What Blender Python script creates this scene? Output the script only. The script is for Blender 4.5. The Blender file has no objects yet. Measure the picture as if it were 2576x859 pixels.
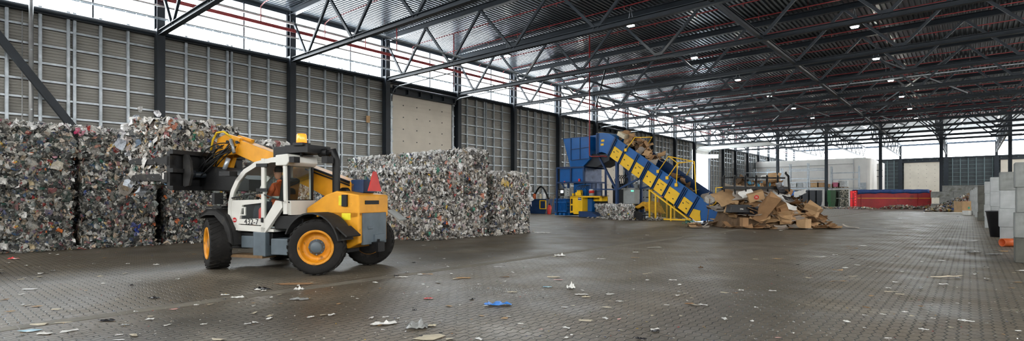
import bpy, math, random
import numpy as np
from mathutils import Vector, Matrix, Euler
random.seed(7)
R = random.Random(11)
sc = bpy.context.scene
COL = sc.collection
PI = math.pi
# ------------------------------------------------------------------ camera geometry (surveyed from the photograph)
F, CX, HZ, HC = 1342.0, 1288.0, 499.0, 1.55
YAW = math.atan(1152 / 1342)
CA, SA = math.cos(YAW), math.sin(YAW)
def W(px, t, z=0.0):
    s = (px - CX) / F
    return Vector(((-SA + CA * s) * t, (CA + SA * s) * t, z))
def G(px, py, z=0.0):
    return W(px, (HC - z) * F / (py - HZ), z)
ORD = ['nearest', 'second', 'third', 'fourth', 'fifth', 'sixth', 'seventh', 'eighth', 'ninth', 'tenth', 'eleventh',
       'twelfth', 'thirteenth', 'fourteenth', 'fifteenth', 'sixteenth', 'seventeenth', 'eighteenth', 'nineteenth', 'twentieth',
       'twenty-first', 'twenty-second', 'twenty-third', 'twenty-fourth', 'twenty-fifth', 'twenty-sixth', 'twenty-seventh', 'twenty-eighth', 'twenty-ninth', 'thirtieth']
FIRST = ['first'] + ORD[1:]
# ------------------------------------------------------------------ materials
def srgb(r, g, b):
    f = lambda c: (c / 12.92 if c <= .04045 else ((c + .055) / 1.055) ** 2.4)
    return (f(r / 255), f(g / 255), f(b / 255), 1)
def mat(name, rgb, rough=.5, metal=0.0, var=.12, scale=6.0, bump=0.0, bscale=40.0, spec=.5, stretch=None, dirt=None):
    m = bpy.data.materials.new(name); m.use_nodes = True
    nt = m.node_tree; N = nt.nodes; L = nt.links
    b = N['Principled BSDF']
    b.inputs['Roughness'].default_value = rough
    b.inputs['Metallic'].default_value = metal
    b.inputs['Specular IOR Level'].default_value = spec
    c = srgb(*rgb)
    tc = N.new('ShaderNodeTexCoord'); mp = N.new('ShaderNodeMapping')
    L.new(tc.outputs['Object'], mp.inputs[0])
    if stretch: mp.inputs['Scale'].default_value = stretch
    nz = N.new('ShaderNodeTexNoise'); nz.inputs['Scale'].default_value = scale; nz.inputs['Detail'].default_value = 5
    L.new(mp.outputs[0], nz.inputs['Vector'])
    rp = N.new('ShaderNodeValToRGB'); L.new(nz.outputs['Fac'], rp.inputs[0])
    e = rp.color_ramp.elements
    lo = tuple(x * (1 - var * 1.6) for x in c[:3]) + (1,); hi = tuple(min(1, x * (1 + var)) for x in c[:3]) + (1,)
    e[0].position = .3; e[0].color = lo; e[1].position = .7; e[1].color = hi
    out = rp.outputs[0]
    if dirt:
        n2 = N.new('ShaderNodeTexNoise'); n2.inputs['Scale'].default_value = dirt[1]; n2.inputs['Detail'].default_value = 8
        L.new(mp.outputs[0], n2.inputs['Vector'])
        r2 = N.new('ShaderNodeValToRGB'); L.new(n2.outputs['Fac'], r2.inputs[0])
        r2.color_ramp.elements[0].position = dirt[2]; r2.color_ramp.elements[1].position = dirt[2] + .15
        mx = N.new('ShaderNodeMix'); mx.data_type = 'RGBA'
        L.new(r2.outputs[0], mx.inputs[0]); L.new(out, mx.inputs[6]); mx.inputs[7].default_value = srgb(*dirt[0])
        out = mx.outputs[2]
    L.new(out, b.inputs['Base Color'])
    if bump:
        nb = N.new('ShaderNodeTexNoise'); nb.inputs['Scale'].default_value = bscale; nb.inputs['Detail'].default_value = 4
        L.new(mp.outputs[0], nb.inputs['Vector'])
        bp = N.new('ShaderNodeBump'); bp.inputs['Strength'].default_value = bump; bp.inputs['Distance'].default_value = .02
        L.new(nb.outputs['Fac'], bp.inputs['Height']); L.new(bp.outputs[0], b.inputs['Normal'])
    return m
def emis(name, rgb, k):
    m = bpy.data.materials.new(name); m.use_nodes = True
    nt = m.node_tree; b = nt.nodes['Principled BSDF']
    b.inputs['Base Color'].default_value = rgb + (1,) if len(rgb) == 3 else rgb
    b.inputs['Emission Color'].default_value = (rgb + (1,))[:4]
    b.inputs['Emission Strength'].default_value = k
    return m
def glass(name, rgb=(.86, .93, .91), alpha=.28, rough=.05):
    m = bpy.data.materials.new(name); m.use_nodes = True
    nt = m.node_tree; N = nt.nodes; L = nt.links
    N.remove(N['Principled BSDF'])
    tr = N.new('ShaderNodeBsdfTransparent'); tr.inputs[0].default_value = rgb + (1,)
    gl = N.new('ShaderNodeBsdfGlossy'); gl.inputs['Roughness'].default_value = rough
    fr = N.new('ShaderNodeFresnel'); fr.inputs[0].default_value = 1.3
    mx = N.new('ShaderNodeMixShader'); L.new(fr.outputs[0], mx.inputs[0]); L.new(tr.outputs[0], mx.inputs[1]); L.new(gl.outputs[0], mx.inputs[2])
    L.new(mx.outputs[0], N['Material Output'].inputs[0])
    return m
def attr_mat(name, rough=.38, spec=.5, noise=.25, trans=0.0):
    """colour of each scrap comes from its own attribute, with creases from noise"""
    m = bpy.data.materials.new(name); m.use_nodes = True
    nt = m.node_tree; N = nt.nodes; L = nt.links; b = N['Principled BSDF']
    at = N.new('ShaderNodeAttribute'); at.attribute_name = 'Col'
    tc = N.new('ShaderNodeTexCoord')
    nz = N.new('ShaderNodeTexNoise'); nz.inputs['Scale'].default_value = 22; nz.inputs['Detail'].default_value = 6
    L.new(tc.outputs['Object'], nz.inputs['Vector'])
    mr = N.new('ShaderNodeMapRange'); mr.inputs['From Min'].default_value = .3; mr.inputs['From Max'].default_value = .7
    mr.inputs['To Min'].default_value = 1 - noise; mr.inputs['To Max'].default_value = 1 + noise * .5
    L.new(nz.outputs['Fac'], mr.inputs['Value'])
    vm = N.new('ShaderNodeVectorMath'); vm.operation = 'SCALE'
    L.new(at.outputs['Color'], vm.inputs[0]); L.new(mr.outputs[0], vm.inputs['Scale'])
    L.new(vm.outputs[0], b.inputs['Base Color'])
    b.inputs['Roughness'].default_value = rough; b.inputs['Specular IOR Level'].default_value = spec
    nb = N.new('ShaderNodeTexNoise'); nb.inputs['Scale'].default_value = 34; nb.inputs['Detail'].default_value = 3
    L.new(tc.outputs['Object'], nb.inputs['Vector'])
    bp = N.new('ShaderNodeBump'); bp.inputs['Strength'].default_value = .9; bp.inputs['Distance'].default_value = .03
    L.new(nb.outputs['Fac'], bp.inputs['Height']); L.new(bp.outputs[0], b.inputs['Normal'])
    return m
def bale_core_mat(name, cols, scale=16):
    m = bpy.data.materials.new(name); m.use_nodes = True
    nt = m.node_tree; N = nt.nodes; L = nt.links; b = N['Principled BSDF']
    tc = N.new('ShaderNodeTexCoord')
    v = N.new('ShaderNodeTexVoronoi'); v.inputs['Scale'].default_value = scale; v.inputs['Randomness'].default_value = 1
    L.new(tc.outputs['Object'], v.inputs['Vector'])
    sp = N.new('ShaderNodeSeparateColor'); L.new(v.outputs['Color'], sp.inputs[0])
    rp = N.new('ShaderNodeValToRGB'); rp.color_ramp.interpolation = 'CONSTANT'
    L.new(sp.outputs[0], rp.inputs[0])
    e = rp.color_ramp.elements
    e[0].position = 0; e[0].color = srgb(*cols[0]); e[1].position = 1 / len(cols); e[1].color = srgb(*cols[1])
    for i in range(2, len(cols)):
        x = e.new(i / len(cols)); x.color = srgb(*cols[i])
    L.new(rp.outputs[0], b.inputs['Base Color'])
    b.inputs['Roughness'].default_value = .5
    bp = N.new('ShaderNodeBump'); bp.inputs['Strength'].default_value = .8; bp.inputs['Distance'].default_value = .04
    L.new(v.outputs['Distance'], bp.inputs['Height']); L.new(bp.outputs[0], b.inputs['Normal'])
    return m
M = {}
M['steel'] = mat('dark_painted_steel', (28, 36, 44), .5, 0, .15, 1.5, .05, 30, .4)
M['galv'] = mat('galvanised_steel', (170, 178, 184), .38, .55, .15, 3, .05, 30)
M['galv_dim'] = mat('galvanised_rail', (150, 158, 164), .42, .5, .2, 3)
M['sheet'] = mat('profiled_wall_sheet', (152, 151, 145), .55, .15, .1, .6, .03, 8, .4)
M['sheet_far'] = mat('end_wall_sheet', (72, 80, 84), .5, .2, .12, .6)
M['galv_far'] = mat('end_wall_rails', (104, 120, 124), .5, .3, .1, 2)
M['deck'] = mat('roof_deck_sheet', (112, 120, 126), .3, .88, .12, .5, .03, 9)
M['deck_pale'] = mat('pale_roof_lining', (176, 182, 188), .35, .2, .08, .3)
M['panel'] = mat('pale_insulated_panel', (205, 198, 184), .55, 0, .05, .8, .02, 6)
M['office'] = mat('office_white_panel', (205, 203, 198), .6, 0, .05, .6)
M['redpipe'] = mat('red_sprinkler_paint', (128, 36, 38), .45, 0, .12, 3)
M['greypipe'] = mat('grey_pipe', (150, 152, 152), .45, .2, .1, 3)
M['black'] = mat('black_paint', (15, 16, 18), .55, 0, .25, 4, .1, 30, .4, None, ((40, 38, 34), 5, .64))
M['rubber'] = mat('tyre_rubber', (25, 24, 23), .8, 0, .25, 5, .25, 40, .35, None, ((56, 52, 47), 4, .6))
M['fender'] = mat('dusty_black_plastic', (38, 38, 38), .7, 0, .2, 5, .1, 30, .4, None, ((70, 66, 58), 3, .58))
M['tyellow'] = mat('loader_yellow', (226, 158, 34), .42, 0, .1, 3, .03, 20, .5, None, ((130, 92, 40), 6, .66))
M['rim'] = mat('rim_orange_yellow', (218, 146, 28), .5, 0, .15, 6, .05, 30, .5, None, ((96, 66, 30), 7, .6))
M['cabwhite'] = mat('cab_white', (214, 214, 208), .4, 0, .04, 3, 0, 10, .5, None, ((160, 156, 146), 5, .72))
M['tgrey'] = mat('loader_grey_blue', (92, 104, 112), .5, 0, .12, 4)
M['blue'] = mat('machine_blue', (0, 86, 154), .42, 0, .12, 1.2, .02, 10, .5, None, ((6, 66, 122), 3, .7))
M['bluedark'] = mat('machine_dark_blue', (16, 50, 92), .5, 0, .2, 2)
M['bluegrey'] = mat('worn_blue_grey', (104, 118, 146), .5, .1, .2, 2, 0, 10, .5, None, ((44, 52, 72), 2.5, .58))
M['yellow'] = mat('machine_yellow', (240, 190, 22), .45, 0, .05, 2, .01, 10, .5, None, ((190, 140, 30), 5, .7))
M['cgrey'] = mat('cabinet_grey', (150, 154, 152), .5, 0, .08, 3)
M['cred'] = mat('container_red', (158, 32, 38), .5, 0, .12, 1, .05, 8, .5, (1, 1, 1), ((118, 34, 34), 1.6, .55))
M['tarp'] = mat('blue_tarpaulin', (34, 70, 128), .6, 0, .2, 3, .4, 6)
M['concrete'] = mat('pale_concrete', (176, 180, 180), .85, 0, .12, 3, .25, 18, .3, None, ((140, 142, 140), 2.2, .6))
M['concrete_b'] = mat('grey_concrete', (142, 145, 143), .88, 0, .2, 2.4, .35, 14, .3, None, ((112, 112, 106), 1.8, .52))
M['concrete_d'] = mat('dark_concrete', (98, 98, 92), .9, 0, .2, 2.6, .3, 14, .3)
M['bind'] = mat('dark_bin_plastic', (46, 54, 62), .45, 0, .1, 3)
M['bing'] = mat('green_bin_plastic', (40, 78, 46), .5, 0, .12, 3)
M['binb'] = mat('black_bin_plastic', (30, 32, 36), .4, 0, .15, 4)
M['card'] = mat('brown_cardboard', (158, 124, 90), .8, 0, .12, 2.5, .15, 12, .25, None, ((128, 102, 76), 2.2, .6))
M['card2'] = mat('tan_cardboard', (182, 150, 112), .8, 0, .1, 3, .15, 12, .25)
M['card3'] = mat('dark_cardboard', (104, 84, 64), .85, 0, .15, 3, .2, 12, .25)
M['card4'] = mat('greyish_board', (176, 168, 158), .8, 0, .1, 3, .15, 12, .25)
M['white'] = mat('white_paper', (224, 224, 220), .7, 0, .06, 5, .2, 20, .3)
M['cream'] = mat('cream_paper', (206, 196, 172), .75, 0, .1, 6, .2, 20, .3)
M['grey'] = mat('grey_film', (150, 152, 150), .5, 0, .2, 8, .3, 20, .5)
M['pink'] = mat('pink_paper', (224, 176, 168), .7, 0, .1, 8)
M['redm'] = mat('bright_red_plastic', (206, 44, 38), .4, 0, .1, 4)
M['redw'] = mat('red_white_wrapper', (214, 60, 60), .5, 0, .1, 4, 0, 10, .5, None, ((235, 225, 222), 14, .5))
M['bluef'] = mat('blue_film', (64, 128, 206), .35, 0, .2, 6, .3, 20, .6)
M['lblue'] = mat('pale_blue_paper', (150, 196, 214), .5, 0, .2, 8, 0, 10, .5, None, ((225, 232, 232), 9, .52))
M['blackf'] = mat('black_film', (34, 34, 38), .3, 0, .3, 8, .3, 20, .6)
M['orange'] = mat('orange_clay_plastic', (214, 104, 52), .5, 0, .1, 4)
M['teal'] = mat('teal_canister', (30, 128, 136), .4)
M['green'] = mat('green_plastic', (60, 160, 130), .45, 0, .2, 6)
M['brown'] = mat('weathered_wood', (120, 96, 68), .8, 0, .2, 6)
M['tarpy'] = mat('ochre_cloth', (206, 152, 34), .85, 0, .2, 5, .5, 16)
M['cratey'] = mat('grey_crate_plastic', (120, 128, 132), .5, 0, .12, 4)
M['skin'] = mat('skin', (186, 134, 108), .5, 0, .05)
M['hivis'] = mat('orange_work_jacket', (196, 88, 40), .7, 0, .1, 6, .2, 20)
M['reflect'] = mat('reflective_tape', (190, 206, 200), .4, 0, .05)
M['hair'] = mat('dark_hair', (40, 30, 24), .7)
M['dark_cloth'] = mat('dark_trousers', (44, 48, 60), .85)
M['pink_wrap'] = mat('mauve_shrink_wrap', (176, 92, 116), .4, 0, .15, 3)
M['wrap'] = mat('clear_pallet_wrap', (188, 190, 188), .25, 0, .2, 4, .4, 10, .8)
M['glass'] = glass('cab_glass')
M['meshw'] = mat('mesh_wire', (150, 130, 60), .6, .2)
M['pane'] = emis('daylit_translucent_pane', (.9, .96, 1.0), 6.0)
M['pane_fill'] = emis('unseen_fill_pane', (1.0, .985, .96), 8.0)  # added fill: unseen opposite and rear panes glow brighter than the seen ones
M['lamp'] = emis('lamp_led', (1, .93, .8), 60)
M['tube'] = emis('strip_lamp', (.95, .98, 1), 14)
M['beacon'] = mat('amber_beacon', (255, 110, 20), .25, 0, .05)
M['beacon'].node_tree.nodes['Principled BSDF'].inputs['Emission Color'].default_value = (1, .22, .02, 1)
M['beacon'].node_tree.nodes['Principled BSDF'].inputs['Emission Strength'].default_value = .7
M['screen'] = emis('lit_screen', (.8, .9, .95), 1.2)
M['ink'] = mat('black_lettering', (38, 38, 42), .6)
M['redink'] = mat('red_print', (196, 30, 36), .6)
M['navy'] = mat('navy_label', (28, 36, 96), .5)
M['outside'] = mat('pale_yard_concrete', (200, 200, 198), .8)
CORE_A = bale_core_mat('baled_film_dark', [(34, 36, 34), (58, 60, 56), (92, 92, 86), (44, 50, 48), (120, 118, 108), (70, 68, 62), (26, 28, 28), (86, 84, 76)], 17)
CORE_B = bale_core_mat('baled_film_pale', [(60, 58, 54), (98, 96, 90), (140, 136, 128), (78, 76, 72), (160, 156, 148), (44, 44, 42), (112, 108, 100)], 16)
SCR = attr_mat('compressed_plastic_scraps', .34, .6, .3)
PAPER = attr_mat('loose_paper_scraps', .7, .3, .15)

def floor_mat():
    m = bpy.data.materials.new('interlocking_brick_paving'); m.use_nodes = True
    nt = m.node_tree; N = nt.nodes; L = nt.links; b = N['Principled BSDF']
    tc = N.new('ShaderNodeTexCoord'); sx = N.new('ShaderNodeSeparateXYZ'); L.new(tc.outputs['Object'], sx.inputs[0])
    def mth(op, a, bb=None, c=None):
        n = N.new('ShaderNodeMath'); n.operation = op
        for i, q in enumerate((a, bb, c)):
            if q is None: continue
            if isinstance(q, (int, float)): n.inputs[i].default_value = q
            else: L.new(q, n.inputs[i])
        return n.outputs[0]
    X, Y = sx.outputs[0], sx.outputs[1]
    P, Q = .105, .205     # paver pitch across and along
    # zigzag long joints running away down the hall
    side = mth('LESS_THAN', X, -8.66)     # beyond the kerb strip the bond is turned a quarter
    def pick(a, b_): return mth('ADD', mth('MULTIPLY', a, side), mth('MULTIPLY', b_, mth('SUBTRACT', 1, side)))
    X, Y = pick(Y, X), pick(X, Y)
    tri = mth('PINGPONG', mth('MULTIPLY', Y, 1 / .205), .5)
    xs = mth('ADD', mth('MULTIPLY', X, 1 / P), mth('MULTIPLY', mth('SUBTRACT', tri, .25), mth('SUBTRACT', .62, mth('MULTIPLY', side, .2))))
    fx = mth('PINGPONG', xs, .5)
    colid = mth('FLOOR', xs)
    trx = mth('PINGPONG', mth('MULTIPLY', X, 2 / P), .5)
    ys = mth('ADD', mth('ADD', mth('MULTIPLY', Y, 1 / Q), mth('MULTIPLY', trx, .12)), mth('MULTIPLY', colid, pick(.08, .5) if False else mth('SUBTRACT', .5, mth('MULTIPLY', side, .42))))
    fy = mth('PINGPONG', ys, .5)
    rowid = mth('FLOOR', ys)
    jx = mth('LESS_THAN', fx, .035); jy = mth('LESS_THAN', fy, .055)
    sm = mth('MINIMUM', mth('MULTIPLY', fx, P), mth('MULTIPLY', fy, Q))
    hgt = N.new('ShaderNodeMapRange'); hgt.inputs['From Max'].default_value = .011; L.new(sm, hgt.inputs['Value'])
    joint = N.new('ShaderNodeMapRange'); joint.inputs['From Min'].default_value = .003; joint.inputs['From Max'].default_value = .009
    L.new(mth('MULTIPLY', fx, P), joint.inputs['Value'])
    jn2 = N.new('ShaderNodeMapRange'); jn2.inputs['From Min'].default_value = .003; jn2.inputs['From Max'].default_value = .009
    jn2.inputs['To Min'].default_value = .12
    L.new(mth('MULTIPLY', fy, Q), jn2.inputs['Value'])
    jj = mth('MULTIPLY', joint.outputs[0], jn2.outputs[0])
    wn = N.new('ShaderNodeTexWhiteNoise'); wn.noise_dimensions = '2D'
    cb = N.new('ShaderNodeCombineXYZ'); L.new(colid, cb.inputs[0]); L.new(rowid, cb.inputs[1]); L.new(cb.outputs[0], wn.inputs['Vector'])
    def noise(s, d=6, st=None):
        n = N.new('ShaderNodeTexNoise'); n.inputs['Scale'].default_value = s; n.inputs['Detail'].default_value = d
        src = tc.outputs['Object']
        if st:
            mp = N.new('ShaderNodeMapping'); mp.inputs['Scale'].default_value = st; L.new(src, mp.inputs[0]); src = mp.outputs[0]
        L.new(src, n.inputs['Vector']); return n.outputs['Fac']
    def ramp(f, p0, c0, p1, c1):
        r = N.new('ShaderNodeValToRGB'); L.new(f, r.inputs[0]); e = r.color_ramp.elements
        e[0].position = p0; e[0].color = c0; e[1].position = p1; e[1].color = c1; return r.outputs[0]
    def mix(f, a, bb, mode='MIX'):
        n = N.new('ShaderNodeMix'); n.data_type = 'RGBA'; n.blend_type = mode
        for i, q in ((0, f), (6, a), (7, bb)):
            if isinstance(q, (int, float)): n.inputs[i].default_value = q
            elif isinstance(q, tuple): n.inputs[i].default_value = q
            else: L.new(q, n.inputs[i])
        return n.outputs[2]
    big = noise(.12, 5, (1, .5, 1)); mid = noise(.9, 8); fine = noise(38, 3)
    base = ramp(big, .35, srgb(78, 69, 55), .65, srgb(118, 106, 87))
    base = mix(.55, base, ramp(mid, .3, srgb(72, 64, 51), .7, srgb(130, 117, 96)))
    base = mix(.22, base, ramp(wn.outputs['Value'], 0, srgb(66, 64, 58), 1, srgb(136, 130, 120)))
    base = mix(.25, base, ramp(fine, .35, srgb(80, 78, 72), .65, srgb(150, 144, 132)))
    # tyre-tracked dark film and pale dust patches
    trk = noise(.35, 4, (1, .22, 1)); base = mix(mth('MULTIPLY', ramp(trk, .52, (0, 0, 0, 1), .64, (1, 1, 1, 1)), .5), base, srgb(70, 68, 62))
    dust = noise(.55, 9, (.7, 1.4, 1)); base = mix(mth('MULTIPLY', ramp(dust, .60, (0, 0, 0, 1), .70, (1, 1, 1, 1)), .35), base, srgb(168, 158, 140))
    speck = N.new('ShaderNodeTexVoronoi'); speck.inputs['Scale'].default_value = 5.5; L.new(tc.outputs['Object'], speck.inputs['Vector'])
    base = mix(mth('LESS_THAN', speck.outputs['Distance'], .045), base, srgb(196, 190, 176))
    base = mix(jj, srgb(26, 25, 22), base)
    L.new(base, b.inputs['Base Color'])
    rr = N.new('ShaderNodeMapRange'); L.new(mid, rr.inputs['Value']); rr.inputs['From Min'].default_value = .3; rr.inputs['From Max'].default_value = .7
    rr.inputs['To Min'].default_value = .34; rr.inputs['To Max'].default_value = .56
    L.new(rr.outputs[0], b.inputs['Roughness']); b.inputs['Specular IOR Level'].default_value = .36
    bp = N.new('ShaderNodeBump'); bp.inputs['Strength'].default_value = .55; bp.inputs['Distance'].default_value = .008
    hh = mth('ADD', hgt.outputs[0], mth('MULTIPLY', fine, .3))
    L.new(hh, bp.inputs['Height']); L.new(bp.outputs[0], b.inputs['Normal'])
    return m
M['floor'] = floor_mat()

# ------------------------------------------------------------------ mesh builder
class MB:
    def __init__(s): s.v = []; s.f = []; s.mi = []; s.sm = []
    def add(s, verts, faces, mi=0, smooth=False):
        o = len(s.v); s.v += [tuple(v) for v in verts]
        for f in faces: s.f.append(tuple(i + o for i in f)); s.mi.append(mi); s.sm.append(smooth)
        return s
    def box(s, a, b, mi=0, m=None):
        (x0, y0, z0), (x1, y1, z1) = a, b
        vs = [Vector(p) for p in ((x0, y0, z0), (x1, y0, z0), (x1, y1, z0), (x0, y1, z0), (x0, y0, z1), (x1, y0, z1), (x1, y1, z1), (x0, y1, z1))]
        if m is not None: vs = [m @ v for v in vs]
        return s.add(vs, [(0, 3, 2, 1), (4, 5, 6, 7), (0, 1, 5, 4), (1, 2, 6, 5), (2, 3, 7, 6), (3, 0, 4, 7)], mi)
    def bar(s, p, q, w, h, mi=0, up=(0, 0, 1)):
        """rectangular bar from p to q, w across, h along 'up'"""
        p = Vector(p); q = Vector(q); d = (q - p).normalized(); u = Vector(up)
        if abs(d.dot(u)) > .98: u = Vector((0, 1, 0))
        r = d.cross(u).normalized(); u = r.cross(d).normalized()
        vs = []
        for c in (p, q):
            for (a, b) in ((-1, -1), (1, -1), (1, 1), (-1, 1)): vs.append(c + r * (a * w / 2) + u * (b * h / 2))
        return s.add(vs, [(3, 2, 1, 0), (4, 5, 6, 7), (0, 1, 5, 4), (1, 2, 6, 5), (2, 3, 7, 6), (3, 0, 4, 7)], mi)
    def ibeam(s, p, q, w, h, t=.02, mi=0, up=(0, 0, 1)):
        p = Vector(p); q = Vector(q); d = (q - p).normalized(); u = Vector(up)
        if abs(d.dot(u)) > .98: u = Vector((0, 1, 0))
        r = d.cross(u).normalized(); u = r.cross(d).normalized()
        s.bar(p + u * (h / 2 - t / 2), q + u * (h / 2 - t / 2), w, t, mi, u)
        s.bar(p - u * (h / 2 - t / 2), q - u * (h / 2 - t / 2), w, t, mi, u)
        s.bar(p, q, t, h - 2 * t, mi, u); return s
    def tube(s, pts, r, n=8, mi=0, smooth=True, caps=True):
        pts = [Vector(p) for p in pts]; o = len(s.v); prev = None
        for i, p in enumerate(pts):
            d = (pts[min(i + 1, len(pts) - 1)] - pts[max(i - 1, 0)]).normalized()
            if prev is None:
                u = Vector((0, 0, 1)) if abs(d.z) < .95 else Vector((1, 0, 0)); u = (u - d * u.dot(d)).normalized()
            else: u = (prev - d * prev.dot(d)).normalized()
            prev = u; w = d.cross(u)
            rr = r[i] if isinstance(r, (list, tuple)) else r
            for k in range(n):
                a = 2 * PI * k / n; s.v.append(tuple(p + (u * math.cos(a) + w * math.sin(a)) * rr))
        for i in range(len(pts) - 1):
            for k in range(n):
                a = o + i * n + k; b = o + i * n + (k + 1) % n
                s.f.append((a, b, b + n, a + n)); s.mi.append(mi); s.sm.append(smooth)
        if caps:
            s.f.append(tuple(o + k for k in reversed(range(n)))); s.mi.append(mi); s.sm.append(False)
            e = o + (len(pts) - 1) * n; s.f.append(tuple(e + k for k in range(n))); s.mi.append(mi); s.sm.append(False)
        return s
    def lathe(s, prof, n=32, axis='Y', c=(0, 0, 0), mi=0, smooth=True, closed=False):
        """prof: (radius, along-axis)"""
        c = Vector(c); o = len(s.v)
        for (r, h) in prof:
            for k in range(n):
                a = 2 * PI * k / n; ca, sa = r * math.cos(a), r * math.sin(a)
                p = {'Y': (ca, h, sa), 'Z': (ca, sa, h), 'X': (h, ca, sa)}[axis]
                s.v.append(tuple(c + Vector(p)))
        m = len(prof); rng = m if closed else m - 1
        for i in range(rng):
            j = (i + 1) % m
            for k in range(n):
                k2 = (k + 1) % n
                s.f.append((o + i * n + k, o + i * n + k2, o + j * n + k2, o + j * n + k)); s.mi.append(mi); s.sm.append(smooth)
        return s
    def prism(s, poly, y0, y1, mi=0, ax='xz', m=None):
        """extrude an outline; ax names the outline's plane"""
        n = len(poly); vs = []
        for y in (y0, y1):
            for (a, b) in poly:
                p = {'xz': (a, y, b), 'xy': (a, b, y), 'yz': (y, a, b)}[ax]; vs.append(Vector(p))
        if m is not None: vs = [m @ v for v in vs]
        fs = [tuple(range(n)), tuple(reversed(range(n, 2 * n)))]
        for i in range(n): fs.append((i, i + n, (i + 1) % n + n, (i + 1) % n))
        return s.add(vs, fs, mi)
    def build(s, name, mats, parent=None, fix=True):
        me = bpy.data.meshes.new(name); me.from_pydata(s.v, [], s.f)
        if not isinstance(mats, (list, tuple)): mats = [mats]
        for m in mats: me.materials.append(m)
        me.polygons.foreach_set('material_index', s.mi); me.polygons.foreach_set('use_smooth', s.sm)
        me.update()
        if fix:
            import bmesh
            bm = bmesh.new(); bm.from_mesh(me); bmesh.ops.recalc_face_normals(bm, faces=bm.faces); bm.to_mesh(me); bm.free()
        o = bpy.data.objects.new(name, me); COL.objects.link(o)
        if parent is not None: o.parent = parent
        return o
def bevel(o, w=.01, seg=2):
    b = o.modifiers.new('bevel', 'BEVEL'); b.width = w; b.segments = seg; b.limit_method = 'ANGLE'; return o
def tag(o, label, cat, group=None, kind=None):
    o['label'] = label; o['category'] = cat
    if group: o['group'] = group
    if kind: o['kind'] = kind
    return o
def struct(o, label=None):
    o['kind'] = 'structure'
    if label: o['label'] = label
    return o
def root(name, loc, rz, label, cat, group=None):
    o = bpy.data.objects.new(name, None); COL.objects.link(o); o.location = loc; o.rotation_euler = (0, 0, rz); o.empty_display_size = .3
    return tag(o, label, cat, group)
def part(name, mb, mats, parent, label=None, bev=None):
    o = mb.build(name, mats, parent)
    if label: o['label'] = label
    if bev: bevel(o, bev)
    return o
def copy_tree(o, parent=None):
    c = o.copy(); COL.objects.link(c)
    if parent is not None: c.parent = parent
    for ch in list(o.children): copy_tree(ch, c)
    return c
def text(name, body, size, m, parent, loc, rot, depth=.004, label=None):
    cu = bpy.data.curves.new(name, 'FONT'); cu.body = body; cu.size = size; cu.extrude = depth; cu.align_x = 'CENTER'; cu.align_y = 'CENTER'
    t = bpy.data.objects.new(name + '_src', cu); COL.objects.link(t)
    bpy.context.view_layer.update()
    me = bpy.data.meshes.new_from_object(t.evaluated_get(bpy.context.evaluated_depsgraph_get()))
    bpy.data.objects.remove(t)
    o = bpy.data.objects.new(name, me); me.materials.clear(); me.materials.append(m); COL.objects.link(o)
    o.parent = parent; o.location = loc; o.rotation_euler = rot
    if label: o['label'] = label
    return o

# ================================================================== THE HALL
XL, Y0, BAY = -36.5, 10.28, 8.0
XR, YB, YF = 27.0, -22.0, 165.0
YJ = 111.5
ZW, ZC, ZT, ZR = 11.35, 11.2, 14.55, 14.85   # wall head, bottom chord, top chord, roof deck
colY = [Y0 + 8 * k for k in range(-4, 10)] + [90.28, 97.0, 104.4, 111.5, 119.3, 127.0, 135, 143, 151, 159]
colY = sorted(set(round(y, 2) for y in colY))
# floor
fl = MB().add([(XL - .4, YB - .4, 0), (XR + .4, YB - .4, 0), (XR + .4, YF + .4, 0), (XL - .4, YF + .4, 0), (XL - .4, YB - .4, -.3), (XR + .4, YB - .4, -.3), (XR + .4, YF + .4, -.3), (XL - .4, YF + .4, -.3)],
              [(0, 1, 2, 3), (7, 6, 5, 4), (0, 4, 5, 1), (1, 5, 6, 2), (2, 6, 7, 3), (3, 7, 4, 0)])
struct(fl.build('floor', M['floor']), 'grey brown interlocking brick paving of the hall')
M['kerb'] = mat('smooth_concrete_strip', (118, 112, 100), .7, 0, .15, 2.5, .05, 20, .35)
kb = MB()
for i in range(0, 110):
    kb.box((-8.78, YB + i * 1.0, -.02), (-8.52, YB + i * 1.0 + .985, .005))
struct(kb.build('trim_1', M['kerb']), 'narrow concrete channel strip through the paving')
# roof deck: trapezoidal sheet, ribs running down the hall
def deck(y0, y1, x0, x1, pitch, depth, z):
    mb = MB(); prof = []; x = x0
    while x < x1:
        prof += [(x, z), (x + pitch * .42, z), (x + pitch * .55, z + depth), (x + pitch * .87, z + depth)]; x += pitch
    vs = [(a, y0, b) for a, b in prof] + [(a, y1, b) for a, b in prof]; n = len(prof)
    mb.add(vs, [(i, i + 1, i + 1 + n, i + n) for i in range(n - 1)])
    mb.box((x0, y0, z + depth + .02), (x1, y1, z + depth + .15))
    return mb
struct(deck(YB, YJ + .2, XL - .3, XR + .3, .31, .13, ZR).build('ceiling', M['deck'], fix=False), 'corrugated dark metal roof deck')
struct(deck(YJ + .2, YF, XL - .3, XR + .3, .8, .04, ZR).build('ceiling_far', M['deck_pale'], fix=False), 'pale roof lining over the far end')
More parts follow.
